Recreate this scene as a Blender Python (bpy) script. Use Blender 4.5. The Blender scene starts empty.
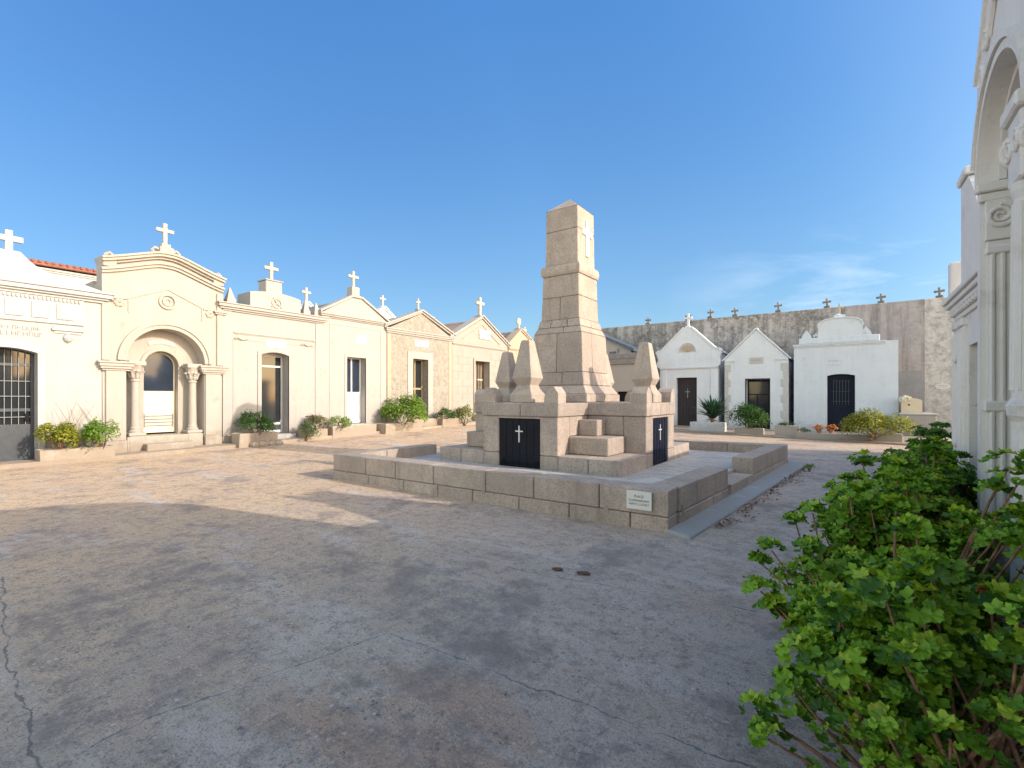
import bpy, bmesh, math, random
import numpy as np
from mathutils import Vector, Matrix

S = bpy.context.scene
COL = S.collection
R_ = math.radians
random.seed(7)
RNG = np.random.default_rng(11)

# ------------------------------------------------------------------ settings
S.render.engine = 'CYCLES'
S.cycles.max_bounces = 8
S.cycles.diffuse_bounces = 4
S.cycles.use_denoising = True
S.view_settings.view_transform = 'Standard'
S.view_settings.look = 'None'
S.view_settings.gamma = 1.0
S.view_settings.use_curve_mapping = False
S.view_settings.exposure = 1.12

SUN_AZ, SUN_EL = R_(78.0), R_(24.0)        # azimuth clockwise from +Y
TO_SUN = Vector((math.cos(SUN_EL) * math.sin(SUN_AZ), math.cos(SUN_EL) * math.cos(SUN_AZ), math.sin(SUN_EL)))

# ------------------------------------------------------------------ node helpers
def new_mat(name):
    m = bpy.data.materials.new(name)
    m.use_nodes = True
    nt = m.node_tree
    b = nt.nodes['Principled BSDF']
    return m, nt, b

def nd(nt, typ, **kw):
    n = nt.nodes.new(typ)
    for k, v in kw.items():
        if k.startswith('i_'):
            n.inputs[k[2:].replace('_', ' ')].default_value = v
        elif k.startswith('n_'):
            n.inputs[int(k[2:])].default_value = v
        else:
            setattr(n, k, v)
    return n

def ramp(nt, fac, stops):
    n = nt.nodes.new('ShaderNodeValToRGB')
    e = n.color_ramp.elements
    while len(e) < len(stops):
        e.new(0.5)
    for i, (p, c) in enumerate(stops):
        e[i].position = p
        e[i].color = c if len(c) == 4 else (*c, 1)
    nt.links.new(fac, n.inputs[0])
    return n.outputs[0]

def mixc(nt, fac, a, b, mode='MIX'):
    n = nt.nodes.new('ShaderNodeMix')
    n.data_type = 'RGBA'
    n.blend_type = mode
    for s, v in ((n.inputs[0], fac), (n.inputs[6], a), (n.inputs[7], b)):
        if isinstance(v, bpy.types.NodeSocket):
            nt.links.new(v, s)
        elif isinstance(v, (int, float)):
            s.default_value = v
        else:
            s.default_value = (*v, 1) if len(v) == 3 else v
    return n.outputs[2]

def math_(nt, op, a, b=None, c=None, clamp=False):
    n = nt.nodes.new('ShaderNodeMath')
    n.operation = op
    n.use_clamp = clamp
    for i, v in enumerate((a, b, c)):
        if v is None:
            continue
        if isinstance(v, bpy.types.NodeSocket):
            nt.links.new(v, n.inputs[i])
        else:
            n.inputs[i].default_value = v
    return n.outputs[0]

def coords(nt, scale=(1, 1, 1), world=False, loc=(0, 0, 0)):
    mp = nt.nodes.new('ShaderNodeMapping')
    mp.inputs['Scale'].default_value = scale
    mp.inputs['Location'].default_value = loc
    if world:
        g = nt.nodes.new('ShaderNodeNewGeometry')
        nt.links.new(g.outputs['Position'], mp.inputs[0])
    else:
        t = nt.nodes.new('ShaderNodeTexCoord')
        nt.links.new(t.outputs['Object'], mp.inputs[0])
    return mp.outputs[0]

def noise(nt, vec, scale, detail=4, rough=0.55, out=0):
    n = nt.nodes.new('ShaderNodeTexNoise')
    n.inputs['Scale'].default_value = scale
    n.inputs['Detail'].default_value = detail
    n.inputs['Roughness'].default_value = rough
    nt.links.new(vec, n.inputs['Vector'])
    return n.outputs[out]

def bump(nt, b, h, strength, dist):
    n = nt.nodes.new('ShaderNodeBump')
    n.inputs['Strength'].default_value = strength
    n.inputs['Distance'].default_value = dist
    nt.links.new(h, n.inputs['Height'])
    nt.links.new(n.outputs[0], b.inputs['Normal'])
    return n

def col(c, k):
    return tuple(min(1, x * k) for x in c)

def plaster(name, c, stain=(0.42, 0.36, 0.30), amount=0.35, bumpy=0.25, rough=0.85, peel=None, streak=0.5):
    m, nt, b = new_mat(name)
    v = coords(nt)
    n1 = noise(nt, v, 1.3, 6, 0.6)
    base = mixc(nt, ramp(nt, n1, [(0.3, (0, 0, 0)), (0.7, (1, 1, 1))]), col(c, 0.93), col(c, 1.04))
    vs = coords(nt, (5, 5, 0.35))
    n2 = noise(nt, vs, 1.6, 5, 0.65)
    st = ramp(nt, n2, [(0.52, (0, 0, 0)), (0.78, (1, 1, 1))])
    base = mixc(nt, math_(nt, 'MULTIPLY', st, amount * streak), base, stain)
    n3 = noise(nt, v, 3.7, 8, 0.7)
    sp = ramp(nt, n3, [(0.56, (0, 0, 0)), (0.72, (1, 1, 1))])
    base = mixc(nt, math_(nt, 'MULTIPLY', sp, amount), base, stain)
    sz_ = nt.nodes.new('ShaderNodeSeparateXYZ'); nt.links.new(v, sz_.inputs[0])
    foot = math_(nt, 'SUBTRACT', math_(nt, 'MULTIPLY', noise(nt, v, 2.6, 8, 0.72), 1.5), math_(nt, 'MULTIPLY', sz_.outputs[2], 0.75))
    base = mixc(nt, math_(nt, 'MULTIPLY', ramp(nt, foot, [(0.30, (0, 0, 0)), (0.62, (1, 1, 1))]), min(0.75, 0.25 + amount)), base, stain)
    fine = noise(nt, coords(nt, (14, 14, 0.5)), 1.3, 6, 0.7)
    base = mixc(nt, math_(nt, 'MULTIPLY', ramp(nt, fine, [(0.56, (0, 0, 0)), (0.75, (1, 1, 1))]), amount * 0.8), base, col(stain, 0.85))
    if peel:
        n4 = noise(nt, v, 1.7, 7, 0.68)
        pm = ramp(nt, n4, [(peel[1], (0, 0, 0)), (peel[1] + 0.03, (1, 1, 1))])
        base = mixc(nt, pm, base, peel[0])
    nt.links.new(base, b.inputs['Base Color'])
    b.inputs['Roughness'].default_value = rough
    nb = noise(nt, v, 38, 6, 0.7)
    bump(nt, b, math_(nt, 'ADD', nb, math_(nt, 'MULTIPLY', n3, 1.5)), bumpy, 0.012)
    return m

def granite(name, c1, c2, speck=(0.05, 0.045, 0.045), amount=0.5):
    m, nt, b = new_mat(name)
    v = coords(nt)
    g = nt.nodes.new('ShaderNodeNewGeometry')
    isl = g.outputs['Random Per Island']
    base = mixc(nt, isl, c1, c2)
    n1 = noise(nt, v, 2.2, 6, 0.65)
    base = mixc(nt, ramp(nt, n1, [(0.35, (0, 0, 0)), (0.75, (1, 1, 1))]), base, col(c1, 0.8))
    n2 = noise(nt, v, 48, 4, 0.75)
    base = mixc(nt, math_(nt, 'MULTIPLY', ramp(nt, n2, [(0.52, (0, 0, 0)), (0.66, (1, 1, 1))]), amount), base, speck)
    n3 = noise(nt, v, 36, 3, 0.7)
    base = mixc(nt, math_(nt, 'MULTIPLY', ramp(nt, n3, [(0.55, (0, 0, 0)), (0.7, (1, 1, 1))]), amount * 0.7), base, (0.55, 0.46, 0.38))
    vs = coords(nt, (4, 4, 0.5))
    n5 = noise(nt, vs, 1.2, 6, 0.7)
    base = mixc(nt, math_(nt, 'MULTIPLY', ramp(nt, n5, [(0.52, (0, 0, 0)), (0.70, (1, 1, 1))]), 0.5), base, (0.20, 0.165, 0.14))
    n6 = noise(nt, v, 26, 5, 0.75)
    base = mixc(nt, math_(nt, 'MULTIPLY', ramp(nt, n6, [(0.5, (0, 0, 0)), (0.62, (1, 1, 1))]), 0.32), base, (0.22, 0.175, 0.15))
    n7 = noise(nt, v, 0.9, 7, 0.7)
    base = mixc(nt, math_(nt, 'MULTIPLY', ramp(nt, n7, [(0.54, (0, 0, 0)), (0.66, (1, 1, 1))]), 0.4), base, (0.27, 0.23, 0.20))
    nt.links.new(base, b.inputs['Base Color'])
    b.inputs['Roughness'].default_value = 0.8
    bump(nt, b, math_(nt, 'ADD', n2, math_(nt, 'MULTIPLY', n1, 2.0)), 0.35, 0.012)
    return m

def simple(name, c, rough=0.6, metal=0.0, var=0.12, scale=9, bumpy=0.08):
    m, nt, b = new_mat(name)
    v = coords(nt)
    n1 = noise(nt, v, scale, 6, 0.65)
    base = mixc(nt, ramp(nt, n1, [(0.3, (0, 0, 0)), (0.7, (1, 1, 1))]), col(c, 1 - var), col(c, 1 + var))
    nt.links.new(base, b.inputs['Base Color'])
    b.inputs['Roughness'].default_value = rough
    b.inputs['Metallic'].default_value = metal
    if max(c) < 0.06: b.inputs['Specular IOR Level'].default_value = 0.18
    bump(nt, b, noise(nt, v, 60, 4, 0.6), bumpy, 0.004)
    return m

def glass_mat(name, c=(0.02, 0.024, 0.028)):
    m, nt, b = new_mat(name)
    v = coords(nt)
    n1 = noise(nt, v, 2.5, 3, 0.5)
    nt.links.new(mixc(nt, n1, col(c, 0.6), col(c, 1.7)), b.inputs['Base Color'])
    b.inputs['Roughness'].default_value = 0.07
    b.inputs['Specular IOR Level'].default_value = 0.6
    return m

def leaf_mat(name, c, c2, trans=0.3):
    m, nt, b = new_mat(name)
    g = nt.nodes.new('ShaderNodeNewGeometry')
    v = coords(nt)
    f = math_(nt, 'ADD', math_(nt, 'MULTIPLY', g.outputs['Random Per Island'], 0.6),
              math_(nt, 'MULTIPLY', noise(nt, v, 5.0, 3, 0.6), 0.5))
    base = ramp(nt, f, [(0.2, c), (0.8, c2)])
    # a few yellowing leaves
    yel = ramp(nt, g.outputs['Random Per Island'], [(0.972, (0, 0, 0)), (0.985, (1, 1, 1))])
    base = mixc(nt, math_(nt, 'MULTIPLY', yel, 0.6), base, (0.22, 0.2, 0.03))
    nt.links.new(base, b.inputs['Base Color'])
    b.inputs['Roughness'].default_value = 0.5
    b.inputs['Specular IOR Level'].default_value = 0.35
    t = nt.nodes.new('ShaderNodeBsdfTranslucent')
    nt.links.new(mixc(nt, 1.0, base, (1.3, 1.3, 0.6), 'MULTIPLY'), t.inputs[0])
    mx = nt.nodes.new('ShaderNodeMixShader')
    mx.inputs[0].default_value = trans
    nt.links.new(b.outputs[0], mx.inputs[1])
    nt.links.new(t.outputs[0], mx.inputs[2])
    nt.links.new(mx.outputs[0], nt.nodes['Material Output'].inputs[0])
    return m

M = {}
M['white'] = plaster('white_plaster', (0.475, 0.47, 0.465), stain=(0.26, 0.235, 0.21), amount=0.36)
M['cream'] = plaster('cream_plaster', (0.425, 0.39, 0.35), stain=(0.26, 0.205, 0.15), amount=0.42)
M['cream_pale'] = plaster('pale_cream_plaster', (0.415, 0.388, 0.365), stain=(0.25, 0.205, 0.165), amount=0.42)
M['cream_white'] = plaster('cream_white_plaster', (0.435, 0.425, 0.41), stain=(0.26, 0.225, 0.195), amount=0.38)
M['beige'] = plaster('beige_render', (0.46, 0.37, 0.28), stain=(0.3, 0.23, 0.17), amount=0.3)
M['stone_beige'] = plaster('beige_stone', (0.375, 0.34, 0.305), stain=(0.25, 0.24, 0.19), amount=0.3)
M['worn_white'] = plaster('worn_whitewash', (0.74, 0.715, 0.69), stain=(0.38, 0.33, 0.30), amount=0.38, peel=((0.45, 0.39, 0.35), 0.66), bumpy=0.5)
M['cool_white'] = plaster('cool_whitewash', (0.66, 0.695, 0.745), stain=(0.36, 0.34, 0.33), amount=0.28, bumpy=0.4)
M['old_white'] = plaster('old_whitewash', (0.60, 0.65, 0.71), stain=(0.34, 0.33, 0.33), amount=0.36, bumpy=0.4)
M['grey_render'] = plaster('grey_render', (0.36, 0.325, 0.30), stain=(0.2, 0.18, 0.165), amount=0.4)
M['tomb_cream'] = plaster('tomb_stone', (0.66, 0.54, 0.38), amount=0.2)
M['plaque'] = plaster('marble_plaque', (0.72, 0.72, 0.70), stain=(0.45, 0.45, 0.45), amount=0.15, bumpy=0.05, rough=0.45)
M['plaque_white'] = plaster('white_marble', (0.80, 0.79, 0.77), stain=(0.5, 0.48, 0.45), amount=0.08, bumpy=0.04, rough=0.5)
M['quoin'] = plaster('quoin_stone', (0.50, 0.49, 0.47), stain=(0.3, 0.27, 0.25), amount=0.4)
M['granite'] = granite('pink_granite', (0.40, 0.33, 0.285), (0.53, 0.435, 0.37), amount=0.7)
M['granite_pale'] = granite('pale_granite', (0.46, 0.38, 0.32), (0.51, 0.42, 0.355), amount=0.5)
M['mortar'] = simple('mortar', (0.30, 0.255, 0.215), 0.95)
M['dark_metal'] = simple('dark_painted_metal', (0.006, 0.008, 0.015), 0.62, var=0.3)
M['navy'] = simple('navy_painted_metal', (0.006, 0.010, 0.026), 0.55, var=0.25)
M['grey_metal'] = simple('grey_painted_metal', (0.05, 0.06, 0.075), 0.45, var=0.2)
M['iron_grey'] = simple('pale_iron', (0.27, 0.28, 0.30), 0.5, var=0.2)
M['silver'] = simple('silver_paint', (0.62, 0.62, 0.60), 0.4, var=0.08)
M['white_paint'] = simple('white_gloss_paint', (0.80, 0.80, 0.80), 0.35, var=0.03)
M['cream_paint'] = simple('cream_paint', (0.72, 0.65, 0.48), 0.5, var=0.06)
M['brass'] = simple('faded_gold_aluminium', (0.48, 0.36, 0.19), 0.42, metal=0.3)
M['brown_wood'] = simple('brown_wood', (0.11, 0.055, 0.035), 0.5, var=0.25)
M['plum_wood'] = simple('weathered_plum_wood', (0.045, 0.037, 0.041), 0.6, var=0.3)
M['glass'] = glass_mat('dark_glass')
M['glass_blue'] = glass_mat('blue_dark_glass', (0.02, 0.03, 0.05))
M['tile'] = simple('terracotta_tile', (0.27, 0.105, 0.07), 0.8, var=0.25, scale=14, bumpy=0.3)
M['old_tile'] = simple('faded_tile', (0.36, 0.24, 0.18), 0.85, var=0.25, scale=12, bumpy=0.3)
M['roof_grey'] = simple('grey_roof', (0.22, 0.20, 0.19), 0.85, var=0.2, scale=4)
M['slate'] = simple('blue_slate_roof', (0.075, 0.10, 0.14), 0.6, var=0.2)
M['cross_stone'] = plaster('cross_stone', (0.50, 0.455, 0.39), stain=(0.3, 0.26, 0.22), amount=0.4)
M['cross_old'] = plaster('weathered_cross_stone', (0.30, 0.27, 0.24), stain=(0.13, 0.12, 0.11), amount=0.5)
M['letter'] = simple('faded_lettering', (0.16, 0.165, 0.17), 0.6)
M['soil'] = simple('dry_soil', (0.10, 0.07, 0.05), 0.95, var=0.3, bumpy=0.5)
M['planter_white'] = plaster('whitewashed_planter', (0.50, 0.44, 0.37), stain=(0.3, 0.24, 0.19), amount=0.6, bumpy=0.5)
M['planter_grey'] = plaster('concrete_planter', (0.36, 0.34, 0.31), amount=0.45, bumpy=0.5)
M['terracotta'] = simple('terracotta_pot', (0.42, 0.17, 0.09), 0.8)
M['kerb'] = plaster('blue_grey_cement', (0.50, 0.525, 0.55), stain=(0.26, 0.25, 0.25), amount=0.5, bumpy=0.4)
M['paving'] = plaster('pale_paving', (0.44, 0.365, 0.29), stain=(0.25, 0.2, 0.16), amount=0.4, bumpy=0.4)
M['gravel'] = None
M['flower_orange'] = leaf_mat('orange_petals', (0.75, 0.17, 0.04), (0.85, 0.30, 0.06), 0.2)
M['flower_white'] = leaf_mat('white_petals', (0.75, 0.72, 0.70), (0.8, 0.78, 0.74), 0.2)
M['leaf_geranium'] = leaf_mat('geranium_leaf', (0.085, 0.21, 0.014), (0.25, 0.44, 0.03))
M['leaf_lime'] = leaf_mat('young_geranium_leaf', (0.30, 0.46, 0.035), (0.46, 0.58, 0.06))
M['leaf_deep'] = leaf_mat('deep_geranium_leaf', (0.03, 0.095, 0.012), (0.09, 0.21, 0.022))
M['leaf_bright'] = leaf_mat('bright_leaf', (0.09, 0.20, 0.02), (0.22, 0.34, 0.045))
M['leaf_yellow'] = leaf_mat('yellow_green_leaf', (0.15, 0.20, 0.02), (0.36, 0.35, 0.045))
M['leaf_dark'] = leaf_mat('dark_leaf', (0.03, 0.09, 0.02), (0.075, 0.165, 0.03))
M['leaf_grey'] = leaf_mat('grey_green_leaf', (0.08, 0.13, 0.06), (0.17, 0.22, 0.10))
M['leaf_red'] = leaf_mat('reddish_leaf', (0.13, 0.06, 0.03), (0.20, 0.15, 0.04))
M['leaf_agave'] = leaf_mat('blade_leaf', (0.025, 0.07, 0.045), (0.05, 0.12, 0.07), 0.1)
M['dead_leaf'] = leaf_mat('rusty_dead_leaf', (0.42, 0.10, 0.03), (0.55, 0.18, 0.05), 0.3)
M['bark'] = simple('reddish_bark', (0.21, 0.11, 0.07), 0.8, var=0.75, scale=25, bumpy=0.5)
M['twig'] = simple('dry_twig', (0.32, 0.23, 0.15), 0.85, var=0.3)

# rubble facing with pale joints
def rubble():
    m, nt, b = new_mat('rubble_stone')
    v = coords(nt)
    n0 = noise(nt, v, 6, 4, 0.6, out=1)
    vv = nt.nodes.new('ShaderNodeVectorMath'); vv.operation = 'MULTIPLY_ADD'
    nt.links.new(n0, vv.inputs[0]); vv.inputs[1].default_value = (0.09, 0.09, 0.09); nt.links.new(v, vv.inputs[2])
    vo = nd(nt, 'ShaderNodeTexVoronoi', feature='DISTANCE_TO_EDGE'); vo.inputs['Scale'].default_value = 7
    nt.links.new(vv.outputs[0], vo.inputs['Vector'])
    vc = nd(nt, 'ShaderNodeTexVoronoi', feature='F1'); vc.inputs['Scale'].default_value = 7
    nt.links.new(vv.outputs[0], vc.inputs['Vector'])
    sep = nt.nodes.new('ShaderNodeSeparateColor'); nt.links.new(vc.outputs['Color'], sep.inputs[0])
    st = ramp(nt, sep.outputs[0], [(0.0, (0.275, 0.25, 0.22)), (0.5, (0.33, 0.30, 0.26)), (1.0, (0.385, 0.35, 0.31))])
    j = ramp(nt, vo.outputs[0], [(0.0, (1, 1, 1)), (0.09, (0, 0, 0))])
    base = mixc(nt, math_(nt, 'MULTIPLY', j, 0.6), st, (0.42, 0.385, 0.34))
    n2 = noise(nt, v, 45, 5, 0.7)
    base = mixc(nt, math_(nt, 'MULTIPLY', n2, 0.35), base, (0.28, 0.23, 0.17))
    nt.links.new(base, b.inputs['Base Color']); b.inputs['Roughness'].default_value = 0.9
    bump(nt, b, math_(nt, 'ADD', n2, ramp(nt, vo.outputs[0], [(0, (0, 0, 0)), (0.15, (1, 1, 1))])), 0.6, 0.015)
    return m
M['rubble'] = rubble()

# tall far wall: old grey render, plum-tinted patch, bare masonry showing
def far_wall_mat():
    m, nt, b = new_mat('old_boundary_render')
    v = coords(nt)
    sx = nt.nodes.new('ShaderNodeSeparateXYZ'); nt.links.new(v, sx.inputs[0])
    n1 = noise(nt, v, 0.9, 8, 0.68)
    n2 = noise(nt, v, 4.0, 8, 0.72)
    vs = coords(nt, (3.2, 3.2, 0.22))
    n3 = noise(nt, vs, 1.1, 6, 0.65)
    base = ramp(nt, n1, [(0.3, (0.25, 0.235, 0.225)), (0.5, (0.41, 0.38, 0.365)), (0.68, (0.54, 0.505, 0.485))])
    base = mixc(nt, ramp(nt, n3, [(0.44, (0, 0, 0)), (0.60, (0.8, 0.8, 0.8))]), base, (0.19, 0.172, 0.162))
    base = mixc(nt, ramp(nt, n2, [(0.52, (0, 0, 0)), (0.62, (0.8, 0.8, 0.8))]), base, (0.57, 0.51, 0.455))
    base = mixc(nt, ramp(nt, noise(nt, v, 2.3, 9, 0.78), [(0.50, (0, 0, 0)), (0.60, (0.85, 0.85, 0.85))]), base, (0.15, 0.135, 0.128))
    # plum-grey repair, its own shape in x and z
    px = ramp(nt, math_(nt, 'ADD', sx.outputs[0], math_(nt, 'MULTIPLY', n2, 0.2)), [(0.0, (0, 0, 0)), (0.001, (1, 1, 1))])
    x1 = math_(nt, 'GREATER_THAN', math_(nt, 'ADD', sx.outputs[0], math_(nt, 'MULTIPLY', n2, 0.7)), 0.1)
    x2 = math_(nt, 'LESS_THAN', math_(nt, 'ADD', sx.outputs[0], math_(nt, 'MULTIPLY', n1, 0.12)), 2.76)
    z1 = math_(nt, 'GREATER_THAN', sx.outputs[2], 2.85)
    patch = math_(nt, 'MULTIPLY', math_(nt, 'MULTIPLY', x1, x2), z1)
    plum = mixc(nt, n1, (0.33, 0.29, 0.29), (0.46, 0.405, 0.405))
    plum = mixc(nt, ramp(nt, n3, [(0.46, (0, 0, 0)), (0.64, (0.8, 0.8, 0.8))]), plum, (0.23, 0.20, 0.197))
    base = mixc(nt, math_(nt, 'MULTIPLY', patch, 0.62), base, plum)
    # damp cement below the repair
    z0 = math_(nt, 'LESS_THAN', math_(nt, 'ADD', sx.outputs[2], math_(nt, 'MULTIPLY', n2, 0.1)), 2.9)
    low = math_(nt, 'MULTIPLY', math_(nt, 'MULTIPLY', x1, math_(nt, 'LESS_THAN', sx.outputs[0], 2.72)), z0)
    base = mixc(nt, math_(nt, 'MULTIPLY', low, 0.85), base, mixc(nt, n1, (0.20, 0.20, 0.215), (0.38, 0.37, 0.385)))
    # paler limewash at the far right
    x3 = math_(nt, 'GREATER_THAN', sx.outputs[0], 2.74)
    hi = ramp(nt, sx.outputs[2], [(0.0, (0.85, 0.85, 0.85)), (1.0, (0.85, 0.85, 0.85))])
    lime = mixc(nt, ramp(nt, n2, [(0.45, (0, 0, 0)), (0.6, (1, 1, 1))]), (0.64, 0.61, 0.59), (0.36, 0.325, 0.30))
    base = mixc(nt, math_(nt, 'MULTIPLY', x3, 0.75), base, lime)
    nt.links.new(base, b.inputs['Base Color']); b.inputs['Roughness'].default_value = 0.95
    bump(nt, b, math_(nt, 'ADD', n2, math_(nt, 'MULTIPLY', noise(nt, v, 22, 6, 0.7), 0.6)), 0.8, 0.04)
    return m
M['far_wall'] = far_wall_mat()

# courtyard: worn cement with aggregate, reddish worn patches, slab joints and cracks
def ground_mat():
    m, nt, b = new_mat('worn_courtyard_cement')
    v = coords(nt, world=True)
    big = noise(nt, v, 0.22, 5, 0.6)
    med = noise(nt, v, 1.1, 8, 0.7)
    fin = noise(nt, v, 9, 8, 0.75)
    grit = noise(nt, v, 85, 4, 0.75)
    base = ramp(nt, med, [(0.30, (0.42, 0.35, 0.31)), (0.5, (0.54, 0.445, 0.385)), (0.70, (0.62, 0.53, 0.465))])
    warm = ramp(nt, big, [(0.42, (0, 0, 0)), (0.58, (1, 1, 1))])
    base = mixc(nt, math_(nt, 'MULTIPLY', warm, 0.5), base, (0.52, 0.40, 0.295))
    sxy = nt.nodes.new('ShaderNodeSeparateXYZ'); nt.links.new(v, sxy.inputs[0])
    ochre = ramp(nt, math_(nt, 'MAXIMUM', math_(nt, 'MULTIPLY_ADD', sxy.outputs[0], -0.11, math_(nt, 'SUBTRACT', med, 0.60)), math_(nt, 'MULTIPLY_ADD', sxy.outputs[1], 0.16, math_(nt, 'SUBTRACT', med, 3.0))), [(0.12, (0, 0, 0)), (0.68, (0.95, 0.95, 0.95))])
    base = mixc(nt, ochre, base, (0.68, 0.475, 0.30))  # warm sunlit tone put into the albedo toward left row and far strip
    # reddish worn areas
    red = noise(nt, coords(nt, world=True, loc=(3.3, 1.7, 0)), 0.55, 7, 0.7)
    base = mixc(nt, ramp(nt, red, [(0.52, (0, 0, 0)), (0.62, (0.8, 0.8, 0.8))]), base, (0.56, 0.40, 0.315))
    # a red-brown bare slab in the near courtyard and paler relaid strips
    du = math_(nt, 'ADD', math_(nt, 'POWER', math_(nt, 'MULTIPLY', math_(nt, 'ADD', sxy.outputs[0], 1.75), 1.0), 2.0), math_(nt, 'POWER', math_(nt, 'MULTIPLY', math_(nt, 'SUBTRACT', sxy.outputs[1], 1.5), 1.35), 2.0))
    slab = ramp(nt, math_(nt, 'ADD', math_(nt, 'MULTIPLY', du, 0.5), math_(nt, 'MULTIPLY', med, 0.9)), [(0.62, (0.8, 0.8, 0.8)), (0.86, (0, 0, 0))])
    base = mixc(nt, slab, base, (0.56, 0.37, 0.265))
    pal = noise(nt, coords(nt, (0.45, 1.5, 1), world=True, loc=(5, 2, 0)), 0.9, 7, 0.7)
    base = mixc(nt, ramp(nt, pal, [(0.53, (0, 0, 0)), (0.63, (0.75, 0.75, 0.75))]), base, (0.66, 0.57, 0.51))
    # dark worn skin with the aggregate showing through
    mid = noise(nt, v, 4.2, 9, 0.78)
    base = mixc(nt, ramp(nt, mid, [(0.52, (0, 0, 0)), (0.64, (0.5, 0.5, 0.5))]), base, (0.27, 0.225, 0.205))
    base = mixc(nt, ramp(nt, fin, [(0.50, (0, 0, 0)), (0.62, (0.6, 0.6, 0.6))]), base, (0.22, 0.185, 0.17))
    base = mixc(nt, ramp(nt, grit, [(0.53, (0, 0, 0)), (0.62, (0.75, 0.75, 0.75))]), base, (0.13, 0.115, 0.11))
    base = mixc(nt, ramp(nt, noise(nt, v, 55, 3, 0.7), [(0.56, (0, 0, 0)), (0.66, (0.65, 0.65, 0.65))]), base, (0.66, 0.60, 0.54))
    peb = nd(nt, 'ShaderNodeTexVoronoi', feature='F1'); peb.inputs['Scale'].default_value = 34
    nt.links.new(v, peb.inputs['Vector'])
    pc = nt.nodes.new('ShaderNodeSeparateColor'); nt.links.new(peb.outputs['Color'], pc.inputs[0])
    worn = ramp(nt, noise(nt, v, 2.1, 6, 0.7), [(0.40, (0.2, 0.2, 0.2)), (0.6, (1, 1, 1))])
    pm = math_(nt, 'MULTIPLY', math_(nt, 'LESS_THAN', peb.outputs['Distance'], 0.38), math_(nt, 'GREATER_THAN', pc.outputs[0], 0.66))
    base = mixc(nt, math_(nt, 'MULTIPLY', math_(nt, 'MULTIPLY', pm, worn), 0.6), base, ramp(nt, pc.outputs[1], [(0.0, (0.09, 0.08, 0.075)), (0.55, (0.18, 0.155, 0.145)), (0.7, (0.68, 0.62, 0.57)), (1.0, (0.78, 0.72, 0.66))]))
    # dark stains
    stn = noise(nt, coords(nt, world=True, loc=(9, 4, 0)), 0.8, 9, 0.8)
    base = mixc(nt, ramp(nt, stn, [(0.51, (0, 0, 0)), (0.61, (0.72, 0.72, 0.72))]), base, (0.24, 0.20, 0.185))
    # joints / cracks: distance to wandering segments
    geo = nt.nodes.new('ShaderNodeNewGeometry')
    wn = nd(nt, 'ShaderNodeTexNoise'); wn.inputs['Scale'].default_value = 1.9; wn.inputs['Detail'].default_value = 9; wn.inputs['Roughness'].default_value = 0.68
    nt.links.new(geo.outputs['Position'], wn.inputs['Vector'])
    w1 = nt.nodes.new('ShaderNodeVectorMath'); w1.operation = 'SUBTRACT'; w1.inputs[1].default_value = (0.5, 0.5, 0.5)
    nt.links.new(wn.outputs[1], w1.inputs[0])
    w2 = nt.nodes.new('ShaderNodeVectorMath'); w2.operation = 'MULTIPLY_ADD'; w2.inputs[1].default_value = (0.22, 0.22, 0)
    nt.links.new(w1.outputs[0], w2.inputs[0]); nt.links.new(geo.outputs['Position'], w2.inputs[2])
    sp = nt.nodes.new('ShaderNodeSeparateXYZ'); nt.links.new(w2.outputs[0], sp.inputs[0])
    def seg(ax, ay, bx, by):
        dx, dy = bx - ax, by - ay
        L = math.hypot(dx, dy); dx /= L; dy /= L
        # signed distance across and position along
        ac = math_(nt, 'MULTIPLY_ADD', sp.outputs[0], -dy, ax * dy - ay * dx)
        ac = math_(nt, 'MULTIPLY_ADD', sp.outputs[1], dx, ac)
        al = math_(nt, 'MULTIPLY_ADD', sp.outputs[0], dx, -ax * dx - ay * dy)
        al = math_(nt, 'MULTIPLY_ADD', sp.outputs[1], dy, al)
        over = math_(nt, 'MAXIMUM', math_(nt, 'SUBTRACT', al, L), math_(nt, 'MULTIPLY', al, -1.0))
        over = math_(nt, 'MAXIMUM', over, 0.0)
        return math_(nt, 'ADD', math_(nt, 'ABSOLUTE', ac), over)
    segs = CRACKS
    d = None
    for s in segs:
        e = seg(*s)
        d = e if d is None else math_(nt, 'MINIMUM', d, e)
    wid = math_(nt, 'MULTIPLY', math_(nt, 'SUBTRACT', mid, 0.40, clamp=True), 0.05)
    crack = math_(nt, 'LESS_THAN', d, wid)
    pale = ramp(nt, math_(nt, 'ADD', d, math_(nt, 'MULTIPLY', med, 0.12)), [(0.06, (0.5, 0.5, 0.5)), (0.13, (0, 0, 0))])
    base = mixc(nt, math_(nt, 'MULTIPLY', pale, 0.6), base, (0.56, 0.50, 0.45))
    base = mixc(nt, math_(nt, 'MULTIPLY', crack, 0.62), base, (0.09, 0.08, 0.075))
    nt.links.new(base, b.inputs['Base Color']); b.inputs['Roughness'].default_value = 0.92
    h = math_(nt, 'ADD', math_(nt, 'MULTIPLY', fin, 1.0), math_(nt, 'MULTIPLY', grit, 0.5))
    h = math_(nt, 'SUBTRACT', h, math_(nt, 'MULTIPLY', crack, 0.8))
    bump(nt, b, h, 0.9, 0.022)
    return m

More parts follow.
